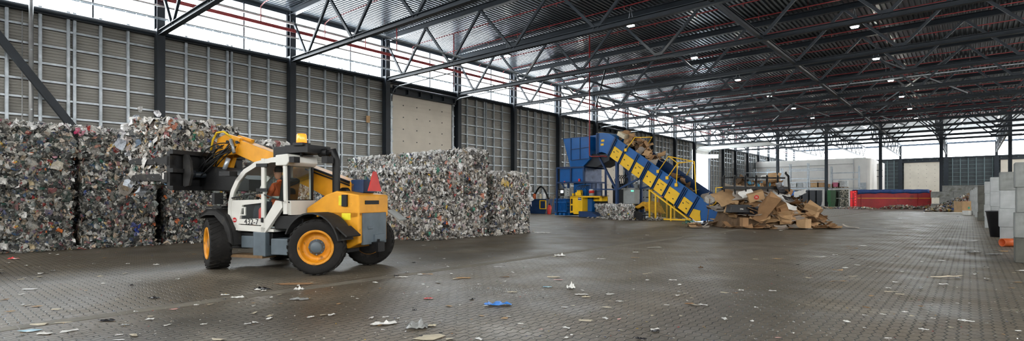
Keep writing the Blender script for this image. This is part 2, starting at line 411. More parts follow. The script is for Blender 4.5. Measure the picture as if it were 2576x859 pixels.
# profiled sheeting of the walls
def sheeting(p, q, z0, z1, nrm, pitch=.155, dep=.035):
    """horizontal-ribbed sheet wall from p to q (xy), facing nrm, with a backing"""
    mb = MB(); p = Vector((*p, 0)); q = Vector((*q, 0)); n = Vector((*nrm, 0)); prof = []; z = z0
    while z < z1 - .01:
        prof += [(z, 0), (min(z1, z + pitch * .5), 0), (min(z1, z + pitch * .62), -dep), (min(z1, z + pitch * .9), -dep)]; z += pitch
    prof.append((z1, 0)); m = len(prof)
    vs = [p + n * b + Vector((0, 0, a)) for a, b in prof] + [q + n * b + Vector((0, 0, a)) for a, b in prof]
    mb.add(vs, [(i, i + 1, i + 1 + m, i + m) for i in range(m - 1)])
    b0 = p - n * (dep + .02); b1 = q - n * (dep + .02)
    mb.bar(b0 - n * .1 + Vector((0, 0, (z0 + z1) / 2)), b1 - n * .1 + Vector((0, 0, (z0 + z1) / 2)), .2, z1 - z0)
    return mb
DOORY = (90.6, 96.7)
w = sheeting((XL, -3.0), (XL, DOORY[0]), 0, ZW, (1, 0)); w.add(*(lambda q: (q.v, q.f))(sheeting((XL, YB), (XL, -11), 0, ZW, (1, 0)))); w.add(*(lambda q: (q.v, q.f))(sheeting((XL, -11), (XL, -3.0), 8.5, ZW, (1, 0)))); w2 = sheeting((XL, DOORY[1]), (XL, YF), 0, ZW, (1, 0)); w3 = sheeting((XL, DOORY[0]), (XL, DOORY[1]), 10.0, ZW, (1, 0))
for x in (w2, w3): w.add(x.v, x.f)
struct(w.build('wall_left', M['sheet'], fix=False), 'ribbed metal side wall')
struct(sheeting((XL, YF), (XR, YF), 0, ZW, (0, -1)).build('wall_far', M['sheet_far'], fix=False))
struct(sheeting((XR, YF), (XR, YB), 0, ZW, (-1, 0)).build('wall_right', M['sheet'], fix=False))
struct(sheeting((XR, YB), (XL, YB), 0, ZW, (0, 1)).build('wall_back', M['sheet'], fix=False))
wb = MB()
for (p, q) in (((XL - .35, YB - .35), (XR + .35, YB - .2)), ((XR + .2, YB), (XR + .35, YF)), ((XL - .35, YF + .2), (XR + .35, YF + .35)), ((XL - .35, YB), (XL - .2, YF))):
    wb.box((p[0], p[1], ZT - .05), (q[0], q[1], ZR + .3))
struct(wb.build('trim_2', M['steel']), 'eaves fascia above the clerestory windows')
# girts, posts and head channel, bay by bay
tn = 3
skip_panel = {2: 1, 6: 1}
def wall_bay(ya, yb, rows=True):
    mb = MB(); x = XL + .11
    for i in range(12):
        z = ZW - .97 - i * .92
        if z < .15: break
        mb.box((XL + .02, ya, z - .035), (XL + .16, yb, z + .035))
        mb.box((XL + .15, ya, z - .05), (XL + .165, yb, z + .05))
    nb = max(1, round((yb - ya) / 1.33))
    for i in range(1, nb):
        y = ya + (yb - ya) * i / nb
        offs = (-.13, .13) if i == nb // 2 and nb > 3 else (0,)
        for o in offs:
            mb.box((XL + .17, y + o - .065, 0), (XL + .2, y + o + .065, ZW + .12))
            for sd in (-1, 1): mb.box((XL + .02, y + o + sd * .065 - .008, 0), (XL + .2, y + o + sd * .065 + .008, ZW + .12))
            mb.box((XL + .2, y + o - .022, 0), (XL + .225, y + o + .022, ZW + .1))
    return mb
for k in range(len(colY) - 1):
    ya, yb = colY[k] + .22, colY[k + 1] - .22
    if abs(ya - 26.5) < .2 or abs(ya - 90.5) < .2 or -14 < ya < -4: continue
    struct(wall_bay(ya, yb).build('trim_%d' % tn, M['galv'], fix=False), 'galvanised rails and posts of a wall bay'); tn += 1
hd = MB()
hd.box((XL + .02, YB, ZW - .3), (XL + .34, YF, ZW - .02)); hd.tube([(XL + .34, YB, ZW - .12), (XL + .34, YF, ZW - .12)], .13, 8)
struct(hd.build('trim_%d' % tn, M['steel']), 'dark head rail along the side wall'); tn += 1
# far wall grid
fw = MB()
for i in range(12):
    z = ZW - .97 - i * .92
    if z > .1: fw.box((XL, YF - .16, z - .045), (XR, YF - .02, z + .045))
x = XL + .7
while x < XR:
    fw.box((x - .09, YF - .24, 0), (x + .09, YF - .03, ZW)); x += 1.42
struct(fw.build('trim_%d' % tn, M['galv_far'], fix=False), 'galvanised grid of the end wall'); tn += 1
fh = MB(); fh.box((XL, YF - .4, ZW - .32), (XR, YF, ZW + .02)); struct(fh.build('trim_%d' % tn, M['steel'])); tn += 1
# clerestory windows: lit translucent panes in a light frame
wn = 1
def clere(p, q, nrm, label, mull=True, pm='pane'):
    global wn
    p = Vector((*p, 0)); q = Vector((*q, 0)); n = Vector((*nrm, 0)); up = Vector((0, 0, 1))
    fr = MB(); zc = (ZW + ZT) / 2
    for z in (ZW + .04, ZT - .04): fr.bar(p + up * z, q + up * z, .12, .08)
    for c in (p, q): fr.bar(c + up * ZW, c + up * ZT, .1, .1)
    if mull:
        m = (p * .38 + q * .62) + n * .1; fr.bar(m + up * ZW, m + up * ZT, .1, .08)
    fo = fr.build('window_%d' % wn, M['steel']); struct(fo, label); wn += 1
    pn = MB(); pn.bar(p - n * .12 + up * zc, q - n * .12 + up * zc, .04, ZT - ZW)
    po = pn.build('pane', M[pm], fo); po['label'] = 'glaring daylit translucent pane'
for k in range(len(colY) - 1):
    clere((XL - .05, colY[k] + .1), (XL - .05, colY[k + 1] - .1), (1, 0), 'clerestory window bay of the side wall')
clere((XL - .05, colY[-1] + .1), (XL - .05, YF - .1), (1, 0), 'last clerestory window bay of the side wall')
XS = [XL, -29.0, -20.6, -13.2, -4.3, 4.6, 13.4, 22, XR]
for a, b in zip(XS[:-1], XS[1:]): clere((a + .1, YF), (b - .1, YF), (0, -1), 'clerestory window bay of the end wall', False)
for i in range(8): clere((XR, YB + .2 + i * 23.4), (XR, YB + i * 23.4 + 23.2), (-1, 0), 'unseen clerestory bay added as fill on the opposite wall', False, 'pane_fill')
for i in range(4): clere((XL + .2 + i * 15.8, YB), (XL + i * 15.8 + 15.6, YB), (0, 1), 'unseen clerestory bay added as fill behind the viewer', False, 'pane_fill')

# ---- steel columns along the side wall
def column(x, y, z1, wdt=.42, dep=.44, yellow=False, along='x'):
    mb = MB(); up = (1, 0, 0) if along == 'x' else (0, 1, 0)
    mb.ibeam((x, y, 0), (x, y, z1), wdt, dep, .035, 0, up)
    mb.box((x - .3, y - .3, 0), (x + .3, y + .3, .03))
    return mb
vis = 0
for k, y in enumerate(colY):
    mb = column(XL + .46, y, ZT, .42, .5)
    # shallow closing plates make the lower part read as a box section
    mb.box((XL + .22, y - .2, 0), (XL + .7, y - .17, ZW + .1)); mb.box((XL + .22, y + .17, 0), (XL + .7, y + .2, ZW + .1))
    mb.box((XL + .69, y - .21, 0), (XL + .72, y + .21, ZC + .1))
    o = mb.build('steel_column', M['steel'])
    if y > 5 and y < 60:
        l = 'dark steel column on the ribbed side wall, %s from the left edge' % FIRST[vis]
    elif y <= 5:
        l = 'dark steel column on the side wall outside the left of view, %s going back' % FIRST[3 - k if k < 4 else 0]
    else: l = 'dark steel side wall column at the far end, %s from the left edge' % FIRST[vis]
    if y > 5: vis += 1
    tag(o, l, 'column', 'columns along the side wall')
rowX = [4.66 - 8.2 * i for i in range(5)]
for i, x in enumerate(rowX):
    o = column(x, YJ, ZR, .46, .5, along='y').build('steel_column', M['steel'])
    nm = ['nearest the concrete block walls', 'second from the concrete block walls', 'rising behind the red container', 'standing between the dark and green bins', 'rising behind the cardboard heap'][i]
    tag(o, 'free-standing dark steel column across the hall, ' + nm, 'column', 'free-standing columns at mid hall')
for i, x in enumerate([-13.2, -4.3, 4.6, 13.4]):
    mb = column(x, YF - .5, ZT, .5, .5, along='y'); mb.box((x - .42, YF - .8, 0), (x + .42, YF - .3, ZW))
    tag(mb.build('steel_column', M['steel']), 'broad dark column against the end wall, %s from its left door' % FIRST[i], 'column', 'columns of the end wall')

# ---- roof trusses across the hall
NB = [-33.9, -28.4, -22.5, -16.2, -9.6, -3.4, 2.8, 9.0, 15.2, 21.4]
NT = [-36.1, -31.1, -25.4, -19.3, -12.9, -6.5, -.3, 5.9, 12.1, 18.3, 24.5]
trY = [y for y in colY if y <= YJ + .1]
tk = 0
for y in trY:
    if y < -8: continue
    if y < 5: lab = 'dark steel roof truss overhead, just out of view at the near left'
    else: lab = 'dark steel roof truss spanning the hall, %s from the near left corner' % FIRST[tk]
    if y > 5: tk += 1
    t = root('roof_truss', (XL + .7, y, ZC), 0, lab if y > 5 else lab + (' behind the viewer' if y < -3 else ''), 'truss', 'roof trusses')
    ox, oy, oz = XL + .7, y, ZC
    P = lambda x, z: (x - ox, 0, z - oz)
    xr = XR if y < YJ - 1 else XR
    part('bottom_chord', MB().ibeam(P(XL + .7, ZC), P(xr, ZC), .3, .3, .035), M['steel'], t)
    part('top_chord', MB().ibeam(P(XL + .4, ZT), P(xr, ZT), .34, .42, .04), M['steel'], t)
    for i in range(len(NB)):
        for (a, b) in ((NT[i], NB[i]), (NB[i], NT[i + 1])):
            za, zb = (ZT - .15, ZC + .1) if a in NT and b in NB else (ZC + .1, ZT - .15)
            sft = .1 if a in NB else -.1
            mb = MB().bar(P(a + (sft if a in NB else 0), za), P(b + (sft if b in NB else 0), zb), .14, .16)
            part('diagonal_strut', mb, M['steel'], t)
    # node plates
    for x in NB: part('node_plate', MB().box((x - .35 - ox, -.02, .1), (x + .35 - ox, .02, .34)), M['steel'], t)
# longitudinal ties at node lines
ty = [y for y in trY if y > 9]
for j, (x, z, nm) in enumerate(((-9.5, ZC + .05, 'passing near the hall centre'),)):
    for i in range(len(ty) - 1):
        o = MB().ibeam((x, ty[i] + .2, z), (x, ty[i + 1] - .2, z), .2, .26, .025).build('tie_beam', M['steel'])
        tag(o, 'dark tie beam linking the roof trusses %s, bay %s from the near end' % (nm, FIRST[i]), 'beam', 'tie beams between trusses')
# knee braces in two bays (crossed)
for i, (ya, yb, xx) in enumerate(((66.28, 74.28, -19.3), (58.28, 66.28, -6.5), (42.28, 50.28, -31.1), (82.28, 90.28, -12.9))):
    mb = MB().bar((xx, ya, ZT - .3), (xx + 6.3, yb, ZC + .3), .14, .14); mb.bar((xx + 6.3, ya, ZT - .3), (xx, yb, ZC + .3), .14, .14)
    tag(mb.build('cross_brace', M['steel']), 'crossed diagonal roof brace between trusses, %s from the viewer' % ['third', 'second', 'nearest', 'farthest'][i], 'brace', 'crossed roof braces')
# far trusses running down the hall beyond the column row
for i, x in enumerate([-29, -20.6, -13.2, -4.3, 4.6, 13.4]):
    t = root('roof_truss', (x, YJ, ZC + .9), 0, 'far roof truss seen end on beyond the column row, %s from the left' % FIRST[i], 'truss', 'far trusses seen end on')
    L_ = YF - YJ - .6
    part('bottom_chord', MB().ibeam((0, 0, 0), (0, L_, 0), .24, .24, .03), M['steel'], t)
    part('top_chord', MB().ibeam((0, 0, 2.5), (0, L_, 2.5), .28, .3, .03), M['steel'], t)
    n = 9
    for k in range(n):
        a = L_ * k / n; b = L_ * (k + .5) / n; c = L_ * (k + 1) / n
        part('diagonal_strut', MB().bar((0, a, 2.4), (0, b, .1), .14, .14), M['steel'], t)
        part('diagonal_strut', MB().bar((0, b, .1), (0, c, 2.4), .14, .14), M['steel'], t)
# big wall brace at the near left
tag(MB().bar((XL + .95, 1.9, 11.6), (XL + .95, 9.55, .3), .3, .34).build('wall_brace', M['steel']), 'heavy dark diagonal brace slanting down the wall at far left', 'brace')
# grey down pipe with a thin conduit beside it
p = root('down_pipe', (XL + .55, 4.62, 0), 0, 'round pale grey down pipe on the wall behind the left bales', 'pipe')
part('pipe', MB().tube([(0, 0, 0), (0, 0, ZR)], .1, 12), M['greypipe'], p)
part('conduit', MB().tube([(-.1, -.32, 0), (-.1, -.32, ZW - .4)], .025, 6), M['greypipe'], p)
for z in (3, 6, 9): part('bracket', MB().box((-.3, -.04, z), (.12, .04, z + .05)), M['galv'], p)

# ---- services along the side wall
def run(name, x, z, r, m, label, cat='pipe', y0=-20, y1=YF - 1, n=8):
    o = MB().tube([(x, y0, z), (x, y1, z)], r, n).build(name, m); return tag(o, label, cat)
run('sprinkler_main', -35.4, 13.1, .12, M['redpipe'], 'thick red sprinkler main running along the clerestory windows')
run('grey_pipe', -35.62, 12.7, .06, M['greypipe'], 'grey pipe crossing the bright clerestory below the red main')
run('rain_pipe', -35.6, 13.65, .1, M['greypipe'], 'pale grey pipe just under the roof edge by the side wall')
ct = MB()
for dx in (-.12, .12): ct.bar((-35.56 + dx, -20, 11.95), (-35.56 + dx, YF - 1, 11.95), .02, .08)
yy = -20
while yy < 120: ct.bar((-35.68, yy, 11.92), (-35.44, yy, 11.92), .03, .02); yy += .5
tag(ct.build('cable_tray', M['galv']), 'galvanised ladder cable tray low across the clerestory windows', 'cable tray')
ct = MB()
for dx in (-.14, .14): ct.bar((-27.2 + dx, 18, ZC + .25), (-27.2 + dx, 108, ZC + .25), .02, .07)
yy = 18
while yy < 108: ct.bar((-27.34, yy, ZC + .22), (-27.06, yy, ZC + .22), .04, .02); yy += .6
tag(ct.build('cable_tray', M['galv_dim']), 'galvanised cable tray carried on the truss bottom chords', 'cable tray')
ct = MB()
for dy in (-.13, .13): ct.bar((-31, 61 + dy, 12.7), (6, 61 + dy, 12.7), .02, .08)
xx = -31
while xx < 6: ct.bar((xx, 60.87, 12.67), (xx, 61.13, 12.67), .03, .02); xx += .5
for xx in (-30, -24, -18, -12, -6, 0, 5): ct.bar((xx, 61, 12.7), (xx, 61, 14.8), .015, .015)
tag(ct.build('cable_tray', M['galv']), 'galvanised cable tray hung across the hall below the roof deck', 'cable tray')
tag(MB().box((XL + .23, 26.12 - 1.6, 7.55), (XL + .25, 26.12 - 1.25, 8.1)).build('wall_notice', M['card2']), 'small beige notice fixed to the side wall grid left of the first panel door', 'notice')
# red sprinkler branches across the hall, two per bay
bn = 0
for k, y in enumerate([y for y in trY if y > 9]):
    for d in (2.2, 5.6):
        yb = y + d
        if yb > YJ: continue
        mb = MB().tube([(-35.4, yb, 13.1), (-35.4, yb, 14.2), (-34.9, yb, 14.35), (XR - 1, yb, 14.35)], .035, 6)
        xx = -33
        while xx < 8: mb.tube([(xx, yb, 14.33), (xx, yb, 14.12)], .02, 5); mb.bar((xx, yb, 14.35), (xx, yb, 14.8), .012, .012); xx += 3.1
        tag(mb.build('sprinkler_branch', M['redpipe']), 'thin red sprinkler branch pipe under the roof deck, %s from the near end' % FIRST[bn], 'pipe', 'red sprinkler branch pipes'); bn += 1
for i, (x, y, z0) in enumerate(((-30.4, 28.48, 10.2), (-31.5, 23.88, 12.2))):
    tag(MB().tube([(x, y, z0), (x, y, 14.34)], .04, 6).build('sprinkler_drop', M['redpipe']), 'short red drop pipe %s' % ['hanging in front of the first pale panel door', 'hanging left of the first pale panel door'][i], 'pipe')
# rods crossing the near clerestory
# ---- doors
def panel_door(y0, y1, ztop, label, num):
    d = MB(); n = 26; prof = []
    mb = MB().box((XL + .24, y0, 0), (XL + .3, y1, ztop))
    for i in range(n):
        z = ztop * i / n; mb.box((XL + .3, y0, z + .01), (XL + .312, y1, z + ztop / n - .02))
    o = mb.build('door_%d' % num, M['panel']); struct(o, label)
    bl = MB()
    for i in range(4):
        for j in range(10):
            y = y0 + (y1 - y0) * (i + .8) / 4.6; z = ztop - .8 - j * 1.0
            if z > .3: bl.tube([(XL + .3, y, z), (XL + .335, y, z)], .05, 8)
    part('bolts', bl, M['steel'], o)
    g = MB()
    for y in (y0 - .12, y1 + .12):
        g.box((XL + .24, y - .09, 0), (XL + .42, y + .09, ztop + .2))
        for j in range(11): g.box((XL + .42, y - .12, .5 + j * .95), (XL + .5, y + .12, .6 + j * .95))
    part('guide_rails', g, M['galv'], o)
    h = MB().box((XL + .25, y0 - .3, ztop), (XL + .6, y1 + .3, ztop + .45)); h.tube([(XL + .75, y0 - .2, ztop + .55), (XL + .75, y1 + .2, ztop + .55)], .12, 10)
    for j in range(6): h.box((XL + .4, y0 + (y1 - y0) * j / 5 - .05, ztop + .1), (XL + .85, y0 + (y1 - y0) * j / 5 + .05, ztop + .5))
    part('lintel_and_shaft', h, M['steel'], o)
    # overhead tracks curving into the hall
    tr = MB()
    for y in (y0 - .1, y1 + .1): tr.tube([(XL + .45, y, ztop - .6), (XL + .5, y, ztop), (XL + .8, y, ztop + .35), (XL + 1.4, y, ztop + .5), (XL + 8, y, ztop + .62)], .045, 6)
    part('overhead_track', tr, M['galv'], o)
    return o
panel_door(26.95, 33.6, 10.15, 'tall pale panel door in the side wall above the bale pile', 1)
panel_door(58.9, 65.6, 10.1, 'tall pale panel door behind the blue baling press', 2)
# open doorway with the sectional door run back under the roof
d3 = MB(); pts = [(XL + .35, 8.6), (XL + .38, 9.3), (XL + .55, 9.9), (XL + 1.0, 10.25), (XL + 1.7, 10.4), (XL + 12.2, 10.5)]
for (a, b) in zip(pts[:-1], pts[1:]):
    d3.bar((a[0], (DOORY[0] + DOORY[1]) / 2, a[1]), (b[0], (DOORY[0] + DOORY[1]) / 2, b[1]), DOORY[1] - DOORY[0] - .1, .06, 0, (0, 0, 1))
o = d3.build('door_3', M['office']); struct(o, 'white sectional door rolled back under the roof')
g = MB()
for y in (DOORY[0] - .05, DOORY[1] + .05):
    g.box((XL + .2, y - .12, 0), (XL + .45, y + .12, 9.9)); g.tube([(XL + .4, y, 9.6), (XL + 1.0, y, 10.3), (XL + 12.3, y, 10.55)], .05, 6)
part('guide_rails', g, M['galv'], o)
part('side_jamb', MB().box((XL - .2, DOORY[1] - .02, 0), (XL + .3, DOORY[1] + .3, 10)), M['office'], o)
yd = MB().box((-90, -40, -.3), (XL - .42, 140, -.02)); struct(yd.build('yard_ground', M['outside']), 'bright yard outside the open doorway')
# end wall doors
for i, (xa, xb) in enumerate(((-12.5, -5.4), (5.3, 12.6))):
    mb = MB().box((xa, YF - .34, 0), (xb, YF - .26, 10.3)); o = mb.build('door_%d' % (4 + i), M['panel'])
    struct(o, 'pale panel door in the end wall')
    bl = MB()
    for a in range(4):
        for b in range(10): bl.box((xa + 1.2 + a * 1.6, YF - .37, .5 + b), (xa + 1.32 + a * 1.6, YF - .34, .58 + b))
    part('bolts', bl, M['steel'], o)
    part('lintel', MB().box((xa - .3, YF - .6, 10.3), (xb + .3, YF - .3, 10.75)), M['steel'], o)

# ---- office block at the far left
ob = MB(); r = .5
ob.box((XL + .5, 125, 0), (-15.3, 147, 9.4)); ob.box((XL + .5, 125.4, 9.4), (-15.6, 147, 9.6))
ob.prism([(-15.3, 125), (-14.9, 125.15), (-14.7, 125.6), (-14.7, 147), (-15.3, 147)], 0, 9.4, ax='xy')
o = ob.build('office_block', M['office']); struct(o, 'plain white box room standing inside the hall')
g = MB()
for x in (-36, -17.6, -22.5): g.tube([(x, 124.9, 0), (x, 124.9, 9.3)], .07, 8)
g.tube([(-36, 124.9, 8.3), (-22.5, 124.9, 8.3)], .04, 6); g.tube([(-22.5, 124.9, 8.4), (-17.6, 124.9, 8.4)], .04, 6)
struct(g.build('trim_%d' % tn, M['greypipe']), 'thin conduits on the white box room'); tn += 1
o = MB().box((-16.6, 124.85, 0), (-15.5, 125.02, 4.6)).build('door_6', M['galv']); struct(o)
# spiral duct
o = root('silver_duct', (-13.6, 128, 0), 0, 'upright pale duct beside the corner of the white box room', 'duct')
part('duct', MB().tube([(0, 0, 0), (0, 0, 8.4)], .45, 16), M['office'], o)
for z in (3, 5.8, 7): part('clamp', MB().lathe([(.46, z), (.5, z), (.5, z + .12), (.46, z + .12)], 16, 'Z'), M['steel'], o)

# ---- high-bay lamps
def lamp_proto():
    r_ = root('high_bay_lamp', (0, 0, 0), 0, '', 'lamp', 'high bay lamps under the roof')
    part('housing', MB().box((-.28, -.22, .06), (.28, .22, .2)).box((-.16, -.12, .2), (.16, .12, .3)), M['steel'], r_)
    part('light_panel', MB().box((-.2, -.16, 0), (.2, .16, .06)), M['lamp'], r_)
    part('hanger', MB().tube([(-.2, 0, .2), (0, 0, 1.3)], .012, 5).tube([(.2, 0, .2), (0, 0, 1.3)], .012, 5), M['galv'], r_)
    return r_
lp = lamp_proto(); first = True
for (x, nm, st, cnt) in ((-28.5, 'left', 32.6, 7), (-17.2, 'middle', 32.2, 7), (-5.9, 'right', 42.3, 6)):
    for i in range(cnt):
        o = lp if first else copy_tree(lp); first = False
        o.location = (x, st + 10.85 * i, 13.05)
        o['label'] = 'glowing high bay lamp under the roof, %s in the %s row' % (ORD[i], nm)
# strip lamps under the pale far ceiling
first = True
for i, x in enumerate([-30, -24.5, -19, -14.5, -10, -5.5, -1, 3.5, 8]):
    for j in range(6):
        if first:
            sp = root('strip_lamp', (0, 0, 0), 0, 'bright strip lamp under the pale far ceiling', 'lamp', 'strip lamps of the far ceiling')
            part('tube', MB().box((-.09, -1.6, 0), (.09, 1.6, .06)), M['tube'], sp); part('tray', MB().box((-.12, -1.7, .06), (.12, 1.7, .16)), M['galv'], sp); o = sp; first = False
        else: o = copy_tree(sp)
        o.location = (x, 116 + j * 8, ZR - .35)
#@@NEXT@@
# ================================================================== BALES
PAL_A = ([(196, 194, 184)] * 7 + [(226, 224, 218)] * 6 + [(160, 156, 144)] * 8 + [(120, 118, 108)] * 8 + [(84, 84, 78)] * 8 + [(60, 62, 60)] * 6 + [(142, 150, 146)] * 6 +
         [(96, 110, 104)] * 5 + [(176, 158, 132)] * 4 + [(58, 84, 74)] * 2 + [(40, 96, 80)] + [(64, 96, 130)] * 2 + [(150, 60, 52)] + [(186, 44, 40)] + [(44, 70, 140)] +
         [(214, 176, 60)] + [(122, 96, 128)] + [(190, 110, 130)] + [(34, 36, 40)] * 5 + [(206, 180, 150)] * 3 + [(224, 120, 50)])
PAL_B = ([(214, 210, 202)] * 10 + [(232, 230, 226)] * 9 + [(184, 178, 166)] * 9 + [(150, 144, 134)] * 8 + [(116, 112, 104)] * 6 + [(80, 78, 74)] * 4 + [(46, 46, 46)] * 4 +
         [(196, 176, 150)] * 4 + [(60, 110, 150)] + [(170, 48, 44)] + [(40, 140, 110)] + [(216, 180, 50)] + [(90, 70, 60)] * 2 + [(46, 60, 110)] + [(206, 160, 170)] + [(222, 116, 60)])
def lin(p): return np.array([[srgb(*c)[i] for i in range(3)] for c in p])
LA, LB = lin(PAL_A), lin(PAL_B)
WHITES = lin([(250, 250, 248), (242, 240, 234), (230, 230, 230), (214, 212, 206)])
def scraps(rng, P, N, U, size, pal, curl=.35, lift=0.0, k=7, tilt=.5, aspect=(.45, 1.0)):
    """crumpled flakes: P points, N normals, U in-plane 'vertical'; returns verts, faces, per-face colours"""
    n = len(P); V = np.cross(N, U)
    T = rng.normal(0, tilt, (n, 2)); Nn = N + U * T[:, :1] + V * T[:, 1:]; Nn /= np.linalg.norm(Nn, axis=1)[:, None]
    a = rng.normal(0, .7, n); ca, sa = np.cos(a)[:, None], np.sin(a)[:, None]
    Ud = U * ca + V * sa; Ud -= Nn * np.sum(Ud * Nn, 1)[:, None]; Ud /= np.linalg.norm(Ud, axis=1)[:, None]
    Vd = np.cross(Nn, Ud); asp = rng.uniform(*aspect, n)
    verts = np.zeros((n, k + 1, 3)); verts[:, 0] = P + Nn * (size * curl * rng.uniform(-.2, .9, n))[:, None]
    for j in range(k):
        th = 2 * np.pi * (j + rng.uniform(-.3, .3, n)) / k; r = size * rng.uniform(.68, 1.2, n)
        verts[:, j + 1] = P + Ud * (np.cos(th) * r)[:, None] + Vd * (np.sin(th) * r * asp)[:, None] + Nn * (size * curl * rng.normal(0, .6, n))[:, None]
    verts += (N * lift)[:, None, :]
    base = (np.arange(n) * (k + 1))[:, None, None]
    tri = np.array([[0, 1 + j, 1 + (j + 1) % k] for j in range(k)])[None]
    faces = (base + tri).reshape(-1, 3)
    col = pal[rng.integers(0, len(pal), n)]; lum = col.mean(1)[:, None]; sat = rng.uniform(.35, 1.0, (n, 1)); col = (col * sat + lum * (1 - sat)) * rng.uniform(.6, 1.15, (n, 1))
    return verts.reshape(-1, 3), faces, np.repeat(np.clip(col, 0, 1), k, axis=0)
def mesh_np(name, blocks, mats):
    """blocks: (verts, faces(list of equal-length), cols or None, material index, smooth)"""
    me = bpy.data.meshes.new(name); V = []; Ftot = []; cols = []; mi = []; off = 0; sm = []
    for v, f, c, m, s in blocks:
        V.append(v); k = f.shape[1]
        Ftot.append((f + off, k)); off += len(v)
        cols.append(np.repeat(c if c is not None else np.full((len(f), 3), .2), k, axis=0)); mi.append(np.full(len(f), m)); sm.append(np.full(len(f), s))
    V = np.concatenate(V); me.vertices.add(len(V)); me.vertices.foreach_set('co', V.astype(np.float32).ravel())
    loops = np.concatenate([f.ravel() for f, k in Ftot]); me.loops.add(len(loops)); me.loops.foreach_set('vertex_index', loops.astype(np.int32))
    tot = np.concatenate([np.full(len(f), k) for f, k in Ftot]); st = np.concatenate([[0], np.cumsum(tot)[:-1]])
    me.polygons.add(len(tot)); me.polygons.foreach_set('loop_start', st.astype(np.int32))
    me.polygons.foreach_set('material_index', np.concatenate(mi).astype(np.int32)); me.polygons.foreach_set('use_smooth', np.concatenate(sm))
    me.update(calc_edges=True)
    ca = me.color_attributes.new('Col', 'FLOAT_COLOR', 'CORNER')
    cc = np.concatenate(cols); cc = np.concatenate([cc, np.ones((len(cc), 1))], 1); ca.data.foreach_set('color', cc.astype(np.float32).ravel())
    for m in mats: me.materials.append(m)
    me.validate(); return me
def bumpy_box(rng, L, D, H, cell=.075, amp=.045, rnd=.07):
    """closed lumpy box, origin at base centre"""
    nx, ny, nz = max(2, int(L / cell)), max(2, int(D / cell)), max(2, int(H / cell)); idx = {}; V = []; Fc = []
    def vid(i, j, k):
        key = (i, j, k)
        if key not in idx:
            p = np.array([L * (i / nx - .5), D * (j / ny - .5), H * (k / nz)])
            c = np.array([np.clip(p[0], -L / 2 + rnd, L / 2 - rnd), np.clip(p[1], -D / 2 + rnd, D / 2 - rnd), np.clip(p[2], rnd, H - rnd)])
            d = p - c; l = np.linalg.norm(d)
            if l > 1e-6: p = c + d / l * min(l, rnd)
            p = p + rng.normal(0, amp * .45, 3); 
            if k == 0: p[2] = max(0, p[2] * .2)
            p[2] = max(p[2], 0); p[2] = min(p[2], H - .005)
            idx[key] = len(V); V.append(p)
        return idx[key]
    for i in range(nx):
        for k in range(nz):
            for j, fl in ((0, 0), (ny, 1)):
                q = [vid(i, j, k), vid(i + 1, j, k), vid(i + 1, j, k + 1), vid(i, j, k + 1)]; Fc.append(q[::-1] if fl else q)
    for j in range(ny):
        for k in range(nz):
            for i, fl in ((0, 1), (nx, 0)):
                q = [vid(i, j, k), vid(i, j + 1, k), vid(i, j + 1, k + 1), vid(i, j, k + 1)]; Fc.append(q[::-1] if fl else q)
    for i in range(nx):
        for j in range(ny):
            for k, fl in ((0, 1), (nz, 0)):
                q = [vid(i, j, k), vid(i + 1, j, k), vid(i + 1, j + 1, k), vid(i, j + 1, k)]; Fc.append(q[::-1] if fl else q)
    return np.array(V), np.array(Fc)
